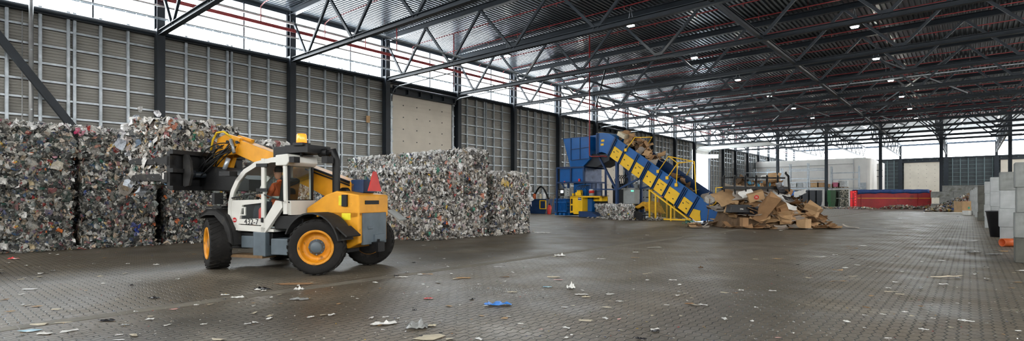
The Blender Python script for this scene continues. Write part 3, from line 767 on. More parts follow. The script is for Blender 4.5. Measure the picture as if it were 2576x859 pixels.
def bale_mesh(name, L, D, H, seed, pal, core, dens=430, top='flat', smin=.03, smax=.125):
    rng = np.random.default_rng(seed)
    V, Fc = bumpy_box(rng, L, D, H); blocks = [(V, Fc, None, 0, False)]
    def face(n, org, du, dv, nrm, up, ln, ln2):
        a = rng.uniform(0, 1, n); b = rng.uniform(0, 1, n)
        Pp = np.array(org) + a[:, None] * np.array(du) + b[:, None] * np.array(dv) + np.array(nrm) * rng.normal(.012, .018, n)[:, None]
        sz = np.exp(rng.uniform(np.log(smin), np.log(smax), n))
        big = rng.random(n) < .035; sz[big] *= rng.uniform(1.3, 2.0, big.sum())
        nn = np.tile(np.array(nrm, float), (n, 1)) ; uu = np.tile(np.array(up, float), (n, 1))
        v, f, c = scraps(rng, Pp, nn, uu, sz, pal, .42, 0, 8, .42, (.4, .95)); v[:, 2] = np.clip(v[:, 2], -.035, H + .035 if not top == 'fluffy' else H + .3)
        h_ = (n // 2) * 8; blocks.append((v, f[:h_], c[:h_], 1, True)); blocks.append((v, f[h_:], c[h_:], 1, False))
    e = .02
    face(int(L * H * dens), (-L / 2, -D / 2, e), (L, 0, 0), (0, 0, H - 2 * e), (0, -1, 0), (0, 0, 1), L, H)
    face(int(L * H * dens), (-L / 2, D / 2, e), (L, 0, 0), (0, 0, H - 2 * e), (0, 1, 0), (0, 0, 1), L, H)
    face(int(D * H * dens), (-L / 2, -D / 2, e), (0, D, 0), (0, 0, H - 2 * e), (-1, 0, 0), (0, 0, 1), D, H)
    face(int(D * H * dens), (L / 2, -D / 2, e), (0, D, 0), (0, 0, H - 2 * e), (1, 0, 0), (0, 0, 1), D, H)
    # top face
    n = int(L * D * dens * (.5 if top == 'flat' else .8))
    Pp = np.stack([rng.uniform(-L / 2, L / 2, n), rng.uniform(-D / 2, D / 2, n), np.full(n, H - .03)], 1)
    nn = np.tile(np.array((0, 0, 1.)), (n, 1)); uu = np.tile(np.array((1., 0, 0)), (n, 1))
    sz = np.exp(rng.uniform(np.log(smin), np.log(smax), n))
    if top == 'fluffy':
        Pp[:, 2] = H + rng.uniform(-.03, .07, n); v, f, c = scraps(rng, Pp, nn, uu, sz * 1.15, np.concatenate([pal[::2]] + [WHITES] * 8), .7, 0, 7, .9)
    else: v, f, c = scraps(rng, Pp, nn, uu, sz, pal, .2, 0, 7, .2); v[:, 2] = np.clip(v[:, 2], 0, H - .002)
    blocks.append((v, f, c, 1, False))
    if top == 'fluffy':   # bags and film standing up from the top edges
        n = int((L + D) * 2 * 60); t = rng.uniform(0, 2 * (L + D), n); Pp = np.zeros((n, 3)); nn = np.zeros((n, 3))
        for i, q in enumerate(t):
            if q < L: Pp[i] = (q - L / 2, -D / 2, H); nn[i] = (0, -.7, .7)
            elif q < L + D: Pp[i] = (L / 2, q - L - D / 2, H); nn[i] = (.7, 0, .7)
            elif q < 2 * L + D: Pp[i] = (q - L - D - L / 2, D / 2, H); nn[i] = (0, .7, .7)
            else: Pp[i] = (-L / 2, q - 2 * L - D - D / 2, H); nn[i] = (-.7, 0, .7)
        Pp += rng.normal(0, .03, (n, 3)); uu = np.tile(np.array((0.3, .3, .9)), (n, 1)); uu -= nn * np.sum(uu * nn, 1)[:, None]; uu /= np.linalg.norm(uu, axis=1)[:, None]
        v, f, c = scraps(rng, Pp, nn, uu, np.exp(rng.uniform(np.log(.045), np.log(.15), n)), np.concatenate([pal[::4]] + [WHITES] * 10), .8, 0, 8, .8)
        v[:, 2] = np.clip(v[:, 2], H - .25, H + .3)
        blocks.append((v, f, c, 1, False))
    return mesh_np(name, blocks, [core, SCR])
def new_bale(me, loc, rz, label, group):
    o = bpy.data.objects.new('plastic_bale', me); COL.objects.link(o); o.location = loc; o.rotation_euler = (0, 0, rz)
    return tag(o, label, 'bale', group)
BL, BD = 2.06, 1.15
AF = [bale_mesh('plastic_bale', BL, BD, .9, 100 + i, LA, CORE_A) for i in range(4)]
AT = [bale_mesh('plastic_bale', BL, BD, .9, 120 + i, LA, CORE_A, top='fluffy') for i in range(2)]
# left wall of bales: long sides towards the hall, faces at x = -20.5
bands = ['bottom one', 'second up', 'third up', 'top one']
stk = [(.35, 'cut off stack at far left', 0), (2.62, 'stack at the left edge', 0), (4.78, 'stack left of the raised bale', .02),
       (7.05, 'stack behind the raised bale', .05), (9.25, 'stack seen through the loader cab', .0)]
for si, (y, nm, ins) in enumerate(stk):
    top = 4 if si != 3 else 4
    for L_ in range(top):
        rr = R.uniform(-.02, .02)
        me = (AT[(si) % 2] if L_ == top - 1 else AF[(si * 3 + L_ * 2 + si // 2) % 4])
        o = new_bale(me, (-20.5 - BD / 2 - ins - R.uniform(0, .05), y + R.uniform(-.03, .03), L_ * .915), PI / 2 + rr + (PI if (L_ + si) % 2 else 0),
                     'dark mixed plastic bale, %s in the %s' % (bands[L_], nm), 'bales of the left stacks')
        if L_ < 3: o.scale = (.9 if si < 4 else 1, 1, 1)
# rear row, seen through the gaps
for si, y in enumerate((1.6, 3.9, 6.2)):
    for L_ in range(3):
        new_bale(AF[(si + L_) % 4], (-23.0, y, L_ * .915), PI / 2, 'dark plastic bale behind the left stacks, %s, hidden row, %s' % (bands[L_], ['at left', 'at middle', 'at right'][si]), 'bales of the left stacks')
# right-hand pile (paler), 3 and 4 high
HB = .85
BF = [bale_mesh('plastic_bale', 2.06, 1.15, HB, 200 + i, LB, CORE_B, 360) for i in range(4)]
BT = [bale_mesh('plastic_bale', 2.06, 1.15, HB, 220 + i, LB, CORE_B, 360, 'fluffy') for i in range(2)]
XP = -15.2
for c in range(5):
    for L_ in range(3):
        me = BT[c % 2] if L_ == 2 else BF[(c + L_ * 2 + c // 3) % 4]
        new_bale(me, (XP - 1.03 - c * 2.1 + R.uniform(-.03, .03), 12.6 + .575 + R.uniform(-.03, .03), L_ * (HB + .01)), R.uniform(-.015, .015) + (PI if (c + L_) % 2 else 0),
                 'pale film bale in the central pile front row, %s, %s from the near corner' % (bands[L_] if L_ < 2 else 'third layer', FIRST[c]), 'bales of the central pile')
for j in range(2):
    for L_ in range(3):
        new_bale(BF[(j * 2 + L_ + 1) % 4], (XP - 1.03 + R.uniform(-.04, .0), 13.75 + .575 + j * 1.17, L_ * (HB + .01)), R.uniform(-.015, .015),
                 'pale film bale end facing the aisle, %s, %s row of the central pile' % (bands[L_] if L_ < 2 else 'third layer', ['second', 'third'][j]), 'bales of the central pile')
for c in range(4):
    new_bale(BT[(c + 1) % 2], (XP - 1.05 - c * 2.12, 15.55, 3 * (HB + .01)), (PI if c % 2 else 0) + R.uniform(-.03, .03), 'pale film bale in the top layer of the central pile, %s from right' % FIRST[c], 'bales of the central pile')
for c in range(3):   # carries the fourth layer
    for L_ in range(3):
        new_bale(BF[(c + L_) % 4], (XP - 3.15 - c * 2.12, 15.55, L_ * (HB + .01)), 0, 'pale film bale hidden inside the central pile, %s, %s column' % (bands[L_] if L_ < 2 else 'third layer', ORD[c]), 'bales of the central pile')
for L_ in range(3):
    new_bale(BT[0] if L_ == 2 else BF[(L_ + 2) % 4], (-15.0 - .575, 16.55 + 1.04, L_ * (HB + .01)), PI / 2 + R.uniform(-.02, .02), 'pale film bale, %s in the separate stack right of the central pile' % (bands[L_] if L_ < 2 else 'top one'), 'bales of the right stack')
# distinctive items hanging out of the bales
def rag(name, loc, n, size, cols, seed, label, cat, nrm=(1, -.3, 0), k=8, asp=(.3, .8), spread=(.03, .03, .12), curl=.3):
    rng = np.random.default_rng(seed); Pp = rng.normal(0, 1, (n, 3)) * np.array(spread)
    nn = np.tile(np.array(nrm, float) / np.linalg.norm(nrm), (n, 1)); uu = np.tile(np.array((0, 0, 1.)), (n, 1))
    if abs(nrm[2]) > .8: uu = np.tile(np.array((1., 0, 0)), (n, 1))
    v, f, c = scraps(rng, Pp, nn, uu, np.full(n, size) * rng.uniform(.7, 1.2, n), lin(cols), curl, 0, k, .3, asp)
    me = mesh_np(name, [(v, f, c, 0, False)], [SCR]); o = bpy.data.objects.new(name, me); COL.objects.link(o); o.location = loc
    return tag(o, label, cat)
rag('yellow_bag', (XP - 3.4, 14.95, 3.25), 6, .13, [(226, 186, 30)], 1, 'bright yellow bag sticking up at the top of the central pile', 'bag', (.3, -1, .2))
rag('green_bag', (XP - 3.3, 12.5, 2.15), 7, .11, [(40, 170, 130)], 2, 'long green plastic bag hanging down the front row of the pale bales', 'bag', (0, -1, 0), spread=(.03, .02, .2))
rag('yellow_net', (-14.95, 17.0, 2.2), 7, .13, [(232, 190, 20)], 3, 'yellow net bag on the stack right of the central pile', 'bag', (1, -.3, 0), spread=(.03, .1, .1))
rag('white_bag', (-15.0, 18.68, 1.65), 7, .2, [(226, 228, 230)], 4, 'white bag hanging off the right end of the right stack', 'bag', (1, 0, 0), spread=(.05, .06, .2))
rag('pink_bag', (-20.3, 3.72, 3.55), 6, .1, [(226, 60, 120), (230, 220, 224)], 5, 'pink and white bag at the top gap between left stacks', 'bag', (1, 0, 0), spread=(.04, .07, .06))
rag('orange_film', (-15.12, 13.9, 2.3), 6, .1, [(226, 90, 40)], 6, 'orange film strip near the corner of the pale pile', 'plastic film', (1, 0, 0))
rag('yellow_film', (-20.42, 5.0, 3.3), 6, .06, [(224, 170, 40)], 8, 'narrow yellow film strip on the second left stack', 'plastic film', (1, 0, 0), spread=(.01, .02, .12))
rag('blue_bag', (-20.42, 5.15, .55), 6, .09, [(34, 70, 170)], 9, 'dark blue bag low on the left stack beside the dark gap', 'bag', (1, 0, 0), spread=(.01, .04, .1))
rag('cream_board', (-20.42, 4.9, 1.9), 3, .2, [(190, 168, 140)], 10, 'flat beige board pressed into the left stack', 'board', (1, 0, 0), asp=(.7, .9), spread=(.01, .03, .03), curl=.1)
rag('white_tub', (-20.42, 3.2, 2.5), 3, .14, [(206, 198, 180)], 12, 'cream square tub pressed into the leftmost stack', 'tub', (1, 0, 0), asp=(.8, 1), spread=(.01, .02, .02), curl=.1)
rag('black_bag', (-15.13, 15.5, 2.9), 4, .16, [(30, 32, 34)], 13, 'black bag on the top bale at the right end of the pile', 'bag', (1, -.2, 0), spread=(.01, .05, .05))
# loose film lying along the foot of the stacks
def foot(name, p, q, n, seed, pal, label, spread=.18, hmax=.12, size=(.03, .11)):
    rng = np.random.default_rng(seed); p = np.array(p); q = np.array(q); t = rng.uniform(0, 1, n)
    Pp = p[None] * (1 - t[:, None]) + q[None] * t[:, None]; Pp = np.concatenate([Pp, np.zeros((n, 1))], 1)
    d = (q - p) / np.linalg.norm(q - p); nr = np.array((d[1], -d[0])); off = np.abs(rng.normal(0, spread, n)); Pp[:, 0] += nr[0] * off; Pp[:, 1] += nr[1] * off
    sz = np.exp(rng.uniform(np.log(size[0]), np.log(size[1]), n)); Pp[:, 2] = .02 + rng.uniform(0, 1, n) * hmax * np.exp(-off / spread)
    nn = np.tile(np.array((0, 0, 1.)), (n, 1)); uu = np.tile(np.array((1., 0, 0)), (n, 1))
    v, f, c = scraps(rng, Pp, nn, uu, sz, pal, .5, 0, 7, .5); v[:, 2] = np.abs(v[:, 2]) + .003
    me = mesh_np(name, [(v, f, c, 0, False)], [SCR]); o = bpy.data.objects.new(name, me); COL.objects.link(o)
    tag(o, label, 'litter', None, 'stuff'); return o
foot('film_debris', (-20.4, -1), (-20.4, 8.6), 260, 31, LA, 'loose film scraps along the foot of the left stacks')
foot('film_debris', (-15.1, 12.5), (-15.1, 18.8), 300, 32, LB, 'loose film scraps along the foot of the central pile aisle side')
foot('film_debris', (-25, 12.5), (-15.2, 12.5), 320, 33, LB, 'loose film scraps along the front foot of the central pile')
# ================================================================== TELEHANDLER (x forward, y to its left and towards the viewer, z up)
tang = math.atan2(-.34, -.94)
TH = root('telehandler', (-10.31, 6.45, 0), tang, 'yellow and white telehandler with raised bale clamp driving on the paving', 'telehandler')
WR, WW = .565, .42
def wheel(x, y, steer, sd, label):
    prof = []
    hw = WW / 2
    tp = [(.30, -hw * .80), (.40, -hw * .98), (.49, -hw), (.535, -hw * .9), (.548, -hw * .7), (.552, 0), (.548, hw * .7), (.535, hw * .9), (.49, hw), (.40, hw * .98), (.30, hw * .80)]
    mb = MB().lathe(tp, 48, 'Y')
    for i in range(26):   # chevron lugs
        a0 = 2 * PI * i / 26
        for s_ in (-1, 1):
            a1 = a0 + (PI / 26 if s_ > 0 else 0)
            pts = []
            for (yy, da) in ((0.01, 0), (hw * .98, .17)):
                for dd in (-.05, .05):
                    a = a1 + da + dd
                    for rr in (.535, WR if yy < .1 else WR - .012): pts.append((rr * math.cos(a), s_ * yy, rr * math.sin(a)))
            mb.add(pts, [(0, 1, 3, 2), (4, 6, 7, 5), (0, 4, 5, 1), (2, 3, 7, 6), (1, 5, 7, 3), (0, 2, 6, 4)])
    w_ = part('wheel', mb, M['rubber'], TH, label); w_.location = (x, y, WR); w_.rotation_euler = (0, 0, steer)
    s = sd
    rim = MB().lathe([(.30, -.17 * s), (.335, -.17 * s), (.345, .20 * s), (.315, .205 * s), (.30, .17 * s), (.285, .10 * s), (.27, .06 * s), (.20, .05 * s), (.17, .085 * s), (.13, .09 * s)], 40, 'Y')
    rim.lathe([(.325, .19 * s), (.34, .215 * s), (.352, .20 * s)], 40, 'Y')
    rm = part('rim', rim, M['rim'], w_)
    hub = MB().lathe([(.16, .03 * s), (.16, .10 * s), (.125, .12 * s), (.12, .15 * s), (.10, .17 * s), (0.001, .17 * s)], 20, 'Y')
    for i in range(8):
        a = 2 * PI * i / 8; hub.tube([(.145 * math.cos(a), .09 * s, .145 * math.sin(a)), (.145 * math.cos(a), .125 * s, .145 * math.sin(a))], .016, 6)
    part('hub', hub, M['tgrey'], w_)
    # closed inner dish
    part('dish', MB().lathe([(.32, -.12 * s), (.0015, -.12 * s)], 30, 'Y'), M['black'], w_)
    return w_
wheel(0, .87, .50, 1, 'near rear wheel turned towards the viewer')
wheel(0, -.87, .50, -1, 'far rear wheel')
wheel(2.72, .90, -.55, 1, 'near front wheel turned edge on')
wheel(2.72, -.90, -.55, -1, 'far front wheel')
# chassis
ch = MB().box((-.35, -.42, .5), (3.0, .42, .86)); ch.tube([(0, -.7, WR), (0, .7, WR)], .11, 12); ch.tube([(2.8, -.7, WR), (2.8, .7, WR)], .11, 12)
ch.box((-.2, -.22, .38), (.25, .22, .75)); ch.box((2.6, -.22, .38), (3.05, .22, .75)); ch.box((2.7, -.45, .8), (3.2, .3, 1.15))
ch.box((.4, -.8, .55), (2.1, -.3, 1.25)); ch.box((.35, .3, .9), (1.1, .9, 1.18)); ch.box((1.2, .2, .55), (2.3, .85, .82))
part('chassis', ch, M['black'], TH, bev=.015)
tk_ = MB().box((1.28, .55, .32), (1.62, .97, .84)); tk_.box((.75, .5, .36), (1.2, .9, .7)); tk_.box((1.7, .5, .48), (2.05, .88, .74))
part('side_tank', tk_, M['tgrey'], TH, 'blue grey side tanks under the cab', .02)
part('step', MB().box((1.35, .6, .28), (2.3, .98, .34)), M['brown'], TH)
# fenders
def fender(x, y0, y1, a0, a1, r, name, m, flat=None):
    mb = MB(); n = 14; prof = []
    for i in range(n + 1):
        a = a0 + (a1 - a0) * i / n; prof.append((x + r * math.cos(a), WR + r * math.sin(a)))
    inner = [(x + (p[0] - x) * .955, WR + (p[1] - WR) * .955) for p in prof]
    mb.prism(prof + inner[::-1], y0, y1)
    return part(name, mb, m, TH)
fender(0, .62, 1.08, PI * .12, PI * .93, .70, 'rear_fender', M['fender'])
part('fender_tail', MB().bar((-.62, .85, .98), (-.86, .85, .8), .44, .03), M['fender'], TH)
part('cab_rear_panel', MB().box((.66, .2, 1.2), (.74, .9, 1.5)), M['cabwhite'], TH)
part('far_fender', MB().bar((.5, -.9, 1.26), (-.55, -.9, 1.26), .42, .03).bar((-.55, -.9, 1.26), (-.85, -.95, 1.05), .42, .03), M['cgrey'], TH)
# big front mud guard: wrapped over the wheel with a rear flap
gd = MB(); prof = [(3.06, 1.12), (2.98, 1.22), (2.8, 1.32), (2.52, 1.32), (2.27, 1.18), (2.10, .9), (2.04, .55)]
inn = [(3.03, 1.10), (2.95, 1.18), (2.78, 1.27), (2.54, 1.27), (2.31, 1.14), (2.15, .88), (2.09, .56)]
gd.prism(prof + inn[::-1], .58, 1.08)
gd.prism([(3.06, 1.12), (2.98, 1.22), (2.8, 1.32), (2.52, 1.32), (2.27, 1.18), (2.10, .9), (2.04, .55), (2.2, .62), (2.32, .95), (2.6, 1.18), (2.85, 1.18)], 1.06, 1.08)
fg = part('front_fender', gd, M['fender'], TH)
part('fender_step', MB().bar((2.9, .7, 1.35), (2.45, .7, 1.355), .04, .04).bar((2.9, 1.0, 1.35), (2.45, 1.0, 1.355), .04, .04).bar((2.87, .7, 1.35), (2.87, 1.0, 1.35), .04, .04).bar((2.5, .7, 1.355), (2.5, 1.0, 1.355), .04, .04), M['black'], fg)
fa = MB().prism(prof + inn[::-1], -1.2, -.6); part('far_front_fender', fa, M['fender'], TH)
# cab
YN, YI = .97, .16   # near side and inner side
ring = [(2.33, .87), (2.32, 1.46), (2.24, 1.72), (2.10, 1.95), (1.88, 2.16), (1.56, 2.31), (1.14, 2.39), (.74, 2.40)]
def ribbon(mb, pts, w, y0, y1, inward=1, closed=False):
    n = len(pts)
    L_ = []; Rr = []
    for i in range(n):
        a = Vector(pts[max(0, i - 1)] if not closed else pts[i - 1]); b = Vector(pts[min(n - 1, i + 1)] if not closed else pts[(i + 1) % n])
        d = (b - a).normalized(); nr = Vector((d.y, -d.x)) * inward; p = Vector(pts[i]); L_.append(p); Rr.append(p + nr * w)
    for i in range(n - 1): mb.prism([tuple(L_[i]), tuple(L_[i + 1]), tuple(Rr[i + 1]), tuple(Rr[i])], y0, y1)
cf = MB()
for yy in ((YN - .07, YN), (YI, YI + .06)): ribbon(cf, ring, .10, yy[0], yy[1], -1)
for yy in ((YN - .07, YN), (YI, YI + .06)):
    ribbon(cf, [(.74, 2.40), (.72, 1.44)], .07, yy[0], yy[1], -1)
cf.box((1.30, YN - .06, .95), (1.385, YN + .005, 2.38))      # door centre post
cf.box((1.30, YI, 1.0), (1.385, YI + .05, 2.36))
cf.prism([(2.33, .87), (1.30, .83), (1.28, .93), (2.33, .99)], YN - .08, YN)
cf.prism([(1.39, .83), (1.28, .83), (.82, 1.36), (.84, 1.50), (1.0, 1.50), (1.39, .98)], YN - .08, YN)
cf.box((.72, YI, 2.3), (.8, YN, 2.4)); cf.box((.70, YI, 1.22), (.80, YN, 1.5)); cf.box((1.1, YI, .84), (2.3, YN - .05, .9))
cab = part('cab_frame', cf, M['cabwhite'], TH, 'white rounded cab frame')
rf = MB().prism([(2.0, 2.10), (1.6, 2.32), (1.14, 2.40), (.66, 2.43), (.66, 2.36), (1.14, 2.34), (1.56, 2.26), (1.96, 2.04)], YI, YN - .02)
rf.prism([(.98, 2.22), (.98, 2.44), (.66, 2.46), (.62, 2.30), (.70, 2.22)], YI - .02, YN + .03)
part('cab_roof', rf, M['cabwhite'], TH, bev=.02)
pl = MB().prism([(2.30, .92), (2.30, 1.02), (2.26, 1.50), (1.39, 1.52), (1.39, 1.45), (1.92, 1.40), (2.02, .98), (1.39, .96), (1.39, .9)], YN - .05, YN - .005)
pl.prism([(2.02, 1.0), (1.39, .98), (1.39, 1.12), (1.99, 1.10)], YN - .05, YN - .004)
for (a, b) in (((1.995, 1.34), (1.86, 1.35)), ((1.995, 1.19), (1.86, 1.19))): pl.bar((a[0], YN - .02, a[1]), (b[0], YN - .02, b[1]), .04, .025)
pl.bar((1.86, YN - .02, 1.18), (1.86, YN - .02, 1.36), .04, .025); pl.bar((1.99, YN - .02, 1.18), (1.99, YN - .02, 1.36), .04, .025)
door = part('door', pl, M['cabwhite'], TH, 'white lower cab door with the number 432-7')
part('door_handle', MB().box((1.32, YN + .005, 1.04), (1.37, YN + .03, 1.14)), M['black'], door)
hn = MB()
for z in (1.72, 2.24): hn.box((1.20, YN, z - .035), (1.50, YN + .03, z + .035))
part('door_hinge', hn, M['black'], door)
text('door_number', '432-7', .17, M['ink'], door, (1.66, YN + .002, 1.045), (PI / 2, 0, PI), .002, 'black number 432-7 on the door')
badge = MB().tube([(2.13, YN - .003, 1.08), (2.13, YN + .004, 1.08)], .052, 20); part('round_badge', badge, M['redink'], door, 'small round red badge')
part('badge_bar', MB().box((2.09, YN + .004, 1.065), (2.17, YN + .007, 1.09)).box((2.09, YN + .002, .985), (2.17, YN + .005, 1.0)), M['cabwhite'], door)
gl = MB(); gy = YN - .03
gl.add([(2.24, gy, 1.50), (1.39, gy, 1.53), (1.39, gy, 2.33), (1.56, gy, 2.24), (1.86, gy, 2.09), (2.05, gy, 1.90), (2.17, gy, 1.68)], [tuple(range(7))])
gl.add([(1.30, gy, 1.05), (.86, gy, 1.5), (.80, gy, 1.5), (.80, gy, 2.30), (1.30, gy, 2.32)], [tuple(range(5))])
gl.add([(1.98, gy, 1.0), (1.39, gy, 1.0), (1.39, gy, 1.42), (1.93, gy, 1.4)], [tuple(range(4))])
part('side_window', gl, M['glass'], TH, 'side window glass')
part('rear_window', MB().add([(.735, YI + .06, 1.52), (.735, YN - .08, 1.52), (.735, YN - .08, 2.28), (.735, YI + .06, 2.28)], [(0, 1, 2, 3)]), M['glass'], TH)
wf = MB()
for (a, b) in (((.72, YI + .05, 1.5), (.72, YN - .06, 1.5)), ((.72, YI + .05, 2.27), (.72, YN - .06, 2.27)), ((.72, YI + .05, 1.5), (.72, YI + .05, 2.27)), ((.72, YN - .07, 1.5), (.72, YN - .07, 2.27))): wf.bar(a, b, .04, .04)
part('window_seal', wf, M['black'], TH)
part('far_window', MB().add([(2.24, YI + .03, 1.0), (.80, YI + .03, 1.0), (.80, YI + .03, 2.3), (1.56, YI + .03, 2.24), (1.86, YI + .03, 2.09), (2.17, YI + .03, 1.68)], [tuple(range(6))]), M['glass'], TH)
part('wiper', MB().tube([(1.28, YN + .02, 1.62), (.9, YN + .03, 1.52), (.68, YN - .05, 1.46)], .016, 6).tube([(2.2, YN + .01, 1.55), (1.6, YN + .02, 1.64), (1.34, YN + .02, 1.66)], .015, 6), M['black'], TH)
# interior
it = MB().box((1.0, .35, 1.0), (1.55, .8, 1.22)); it.prism([(1.02, 1.15), (.9, 1.95), (1.02, 2.0), (1.18, 1.2)], .36, .78)
part('seat', it, M['black'], TH, bev=.03)
sw = MB().lathe([(.17, 0), (.185, .012), (.19, 0), (.185, -.012)], 24, 'Z', closed=True); so = part('steering_wheel', sw, M['black'], TH); so.location = (1.86, .58, 1.62); so.rotation_euler = (0, -.5, 0)
part('steering_column', MB().tube([(1.86, .58, 1.62), (2.08, .58, 1.1)], .035, 8).box((1.98, .3, .95), (2.2, .85, 1.5)), M['black'], TH)
fe = MB().lathe([(.001, 0), (.065, .0), (.07, .02), (.07, .27), (.05, .31), (.02, .33), (.02, .37), (.001, .37)], 16, 'Z'); fo = part('fire_extinguisher', fe, M['redm'], TH, 'red fire extinguisher inside the lower door window'); fo.location = (1.47, .86, 1.03)
# roof gear: air intake, beacon, exhaust
part('air_cleaner', MB().box((.95, -.1, 2.42), (1.42, .62, 2.66)), M['black'], TH, bev=.02)
ex = MB().box((.32, .1, 2.5), (.92, .8, 2.66)); ex.tube([(.2, .32, 2.5), (.08, .3, 2.55), (.02, .28, 2.35), (.02, .28, 1.55), (-.05, .25, 1.4)], .08, 12); ex.tube([(.4, .34, 2.52), (.2, .32, 2.52)], .09, 12)
part('exhaust_stack', ex, M['black'], TH)
part('work_light', MB().box((.5, YN - .15, 2.28), (.62, YN + .02, 2.4)), M['black'], TH)
part('work_light', MB().box((-.02, .42, 2.28), (.12, .62, 2.42)), M['black'], TH)
bc = part('beacon_mount', MB().tube([(.55, .72, 2.42), (.55, .72, 2.68)], .03, 8).box((.42, .6, 2.64), (.68, .84, 2.7)), M['black'], TH)
part('beacon', MB().lathe([(.001, 2.70), (.10, 2.70), (.105, 2.72), (.10, 2.86), (.085, 2.89), (.001, 2.90)], 20, 'Z', (.55, .72, 0)), M['beacon'], bc, 'amber flashing beacon')
mr = MB().box((2.42, 1.0, 1.42), (2.5, 1.22, 1.66)); mr.tube([(2.3, .95, 1.5), (2.45, 1.1, 1.55)], .015, 6); part('mirror', mr, M['black'], TH)
mr = MB().box((2.05, YN, 2.02), (2.35, YN + .2, 2.12)); mr.tube([(2.0, YN - .1, 2.0), (2.2, YN + .1, 2.07)], .02, 6)
part('mirror', mr, M['black'], TH)
# rear body
rb = MB().prism([(.62, 1.08), (.62, 1.34), (.40, 1.46), (.12, 1.62), (-.15, 1.70), (-.72, 1.62), (-.72, 1.15), (-.15, 1.05), (0.1, 1.2)], -.55, .50)
rb.prism([(.02, 1.28), (-.72, 1.28), (-.72, .62), (-.45, .5), (-.12, .62), (.0, 1.0)], -.5, .50)
rear = part('rear_body', rb, M['tyellow'], TH, 'yellow rear body', .03)
part('rear_grille', MB().box((-.735, -.18, 1.42), (-.718, .30, 1.50)), M['black'], rear)
part('rear_panel', MB().box((-.76, -.42, .58), (-.70, .40, 1.24)).box((-.80, -.3, .62), (-.74, .05, .78)).box((-.79, .1, .9), (-.75, .25, .96)), M['tgrey'], rear, 'grey lower rear panel', .01)
part('rear_lamp', MB().box((-.45, .50, 1.38), (-.32, .54, 1.62)), M['black'], rear)
ly = mat('label_yellow', (236, 222, 40), .5)
part('warning_label', MB().box((-.3, .501, 1.1), (-.52, .506, 1.24)), ly, rear); part('warning_label', MB().box((-.22, .501, 1.4), (-.3, .506, 1.6)), ly, rear)
part('tow_hitch', MB().box((-.92, -.12, .42), (-.7, .12, .62)).tube([(-.85, 0, .3), (-.85, 0, .68)], .03, 8), M['black'], rear)
tri_ = MB(); tc_ = (-.5, .02, 1.68)
tri_.prism([(-.24, 0), (.24, 0), (.05, .42), (-.05, .42)], -.01, .01, ax='yz'); to = part('warning_triangle', tri_, M['redm'], TH, 'red slow vehicle triangle'); to.location = (-.68, -.1, 1.70)
part('blue_box', MB().box((-.45, -.42, 1.66), (-.12, -.02, 1.95)), M['bluedark'], TH, 'small blue box behind the boom', .02)
# boom
bm_ = MB(); sl = .42
def bp_(x, z): return (x, z)
bo = MB().prism([(-.22, 1.86), (.1, 1.98), (3.35, 3.02), (3.35, 2.66), (1.0, 1.78), (.2, 1.42), (-.2, 1.5)], -.38, -.02)
boom = part('boom', bo, M['tyellow'], TH, 'yellow telescopic boom', .015)
part('boom_rail', MB().prism([(-.1, 1.92), (1.1, 2.30), (1.1, 2.26), (-.1, 1.86)], -.02, .02).prism([(-.1, 1.84), (1.1, 2.22), (1.1, 2.19), (-.1, 1.81)], -.02, .01), M['black'], boom)
part('boom_pivot', MB().tube([(-.02, -.48, 1.68), (-.02, .12, 1.68)], .1, 14), M['black'], boom)
hd_ = MB().prism([(3.02, 2.98), (3.45, 3.1), (3.75, 3.0), (3.82, 2.72), (3.62, 2.55), (3.2, 2.6)], -.42, -.32); hd_.prism([(3.02, 2.98), (3.45, 3.1), (3.75, 3.0), (3.82, 2.72), (3.62, 2.55), (3.2, 2.6)], -.08, .02)
hd_.prism([(3.55, 2.7), (3.82, 2.7), (4.02, 2.15), (3.8, 2.05)], -.42, -.3); hd_.prism([(3.55, 2.7), (3.82, 2.7), (4.02, 2.15), (3.8, 2.05)], -.1, .02)
head = part('boom_head', hd_, M['tyellow'], TH, None, .01)
pins = MB()
for (x, z) in ((3.4, 2.9), (3.7, 2.8), (3.5, 2.68), (3.2, 2.75), (3.1, 2.88), (3.9, 2.2)): pins.tube([(x, -.46, z), (x, .06, z)], .035, 10)
part('pins', pins, M['steel'], head)
part('tilt_ram', MB().tube([(3.25, .08, 2.95), (3.12, .1, 2.62)], .04, 8).tube([(3.3, .1, 2.5), (3.45, .12, 2.15)], .05, 8), M['galv'], head)
hs = MB(); rg = random.Random(5)
for i in range(16):
    a = Vector((3.1 + rg.uniform(0, .3), -.1 + rg.uniform(0, .3), 2.75 + rg.uniform(-.1, .15))); b = Vector((3.85 + rg.uniform(0, .15), .0 + rg.uniform(0, .4), 2.35 + rg.uniform(-.3, .2)))
    m_ = (a + b) / 2 + Vector((rg.uniform(-.1, .15), rg.uniform(.05, .25), rg.uniform(-.25, .25)))
    pts = []
    for k in range(9):
        t = k / 8; pts.append(a * (1 - t) ** 2 + m_ * 2 * t * (1 - t) + b * t * t)
    hs.tube(pts, .014, 6)
part('hydraulic_hose', hs, M['black'], head)
part('yellow_hose', MB().tube([(3.3, .0, 3.0), (3.45, .1, 3.14), (3.65, .12, 3.12), (3.78, .12, 2.95), (3.84, .12, 2.7)], .025, 8), mat('hose_yellow', (226, 190, 40), .5), head)
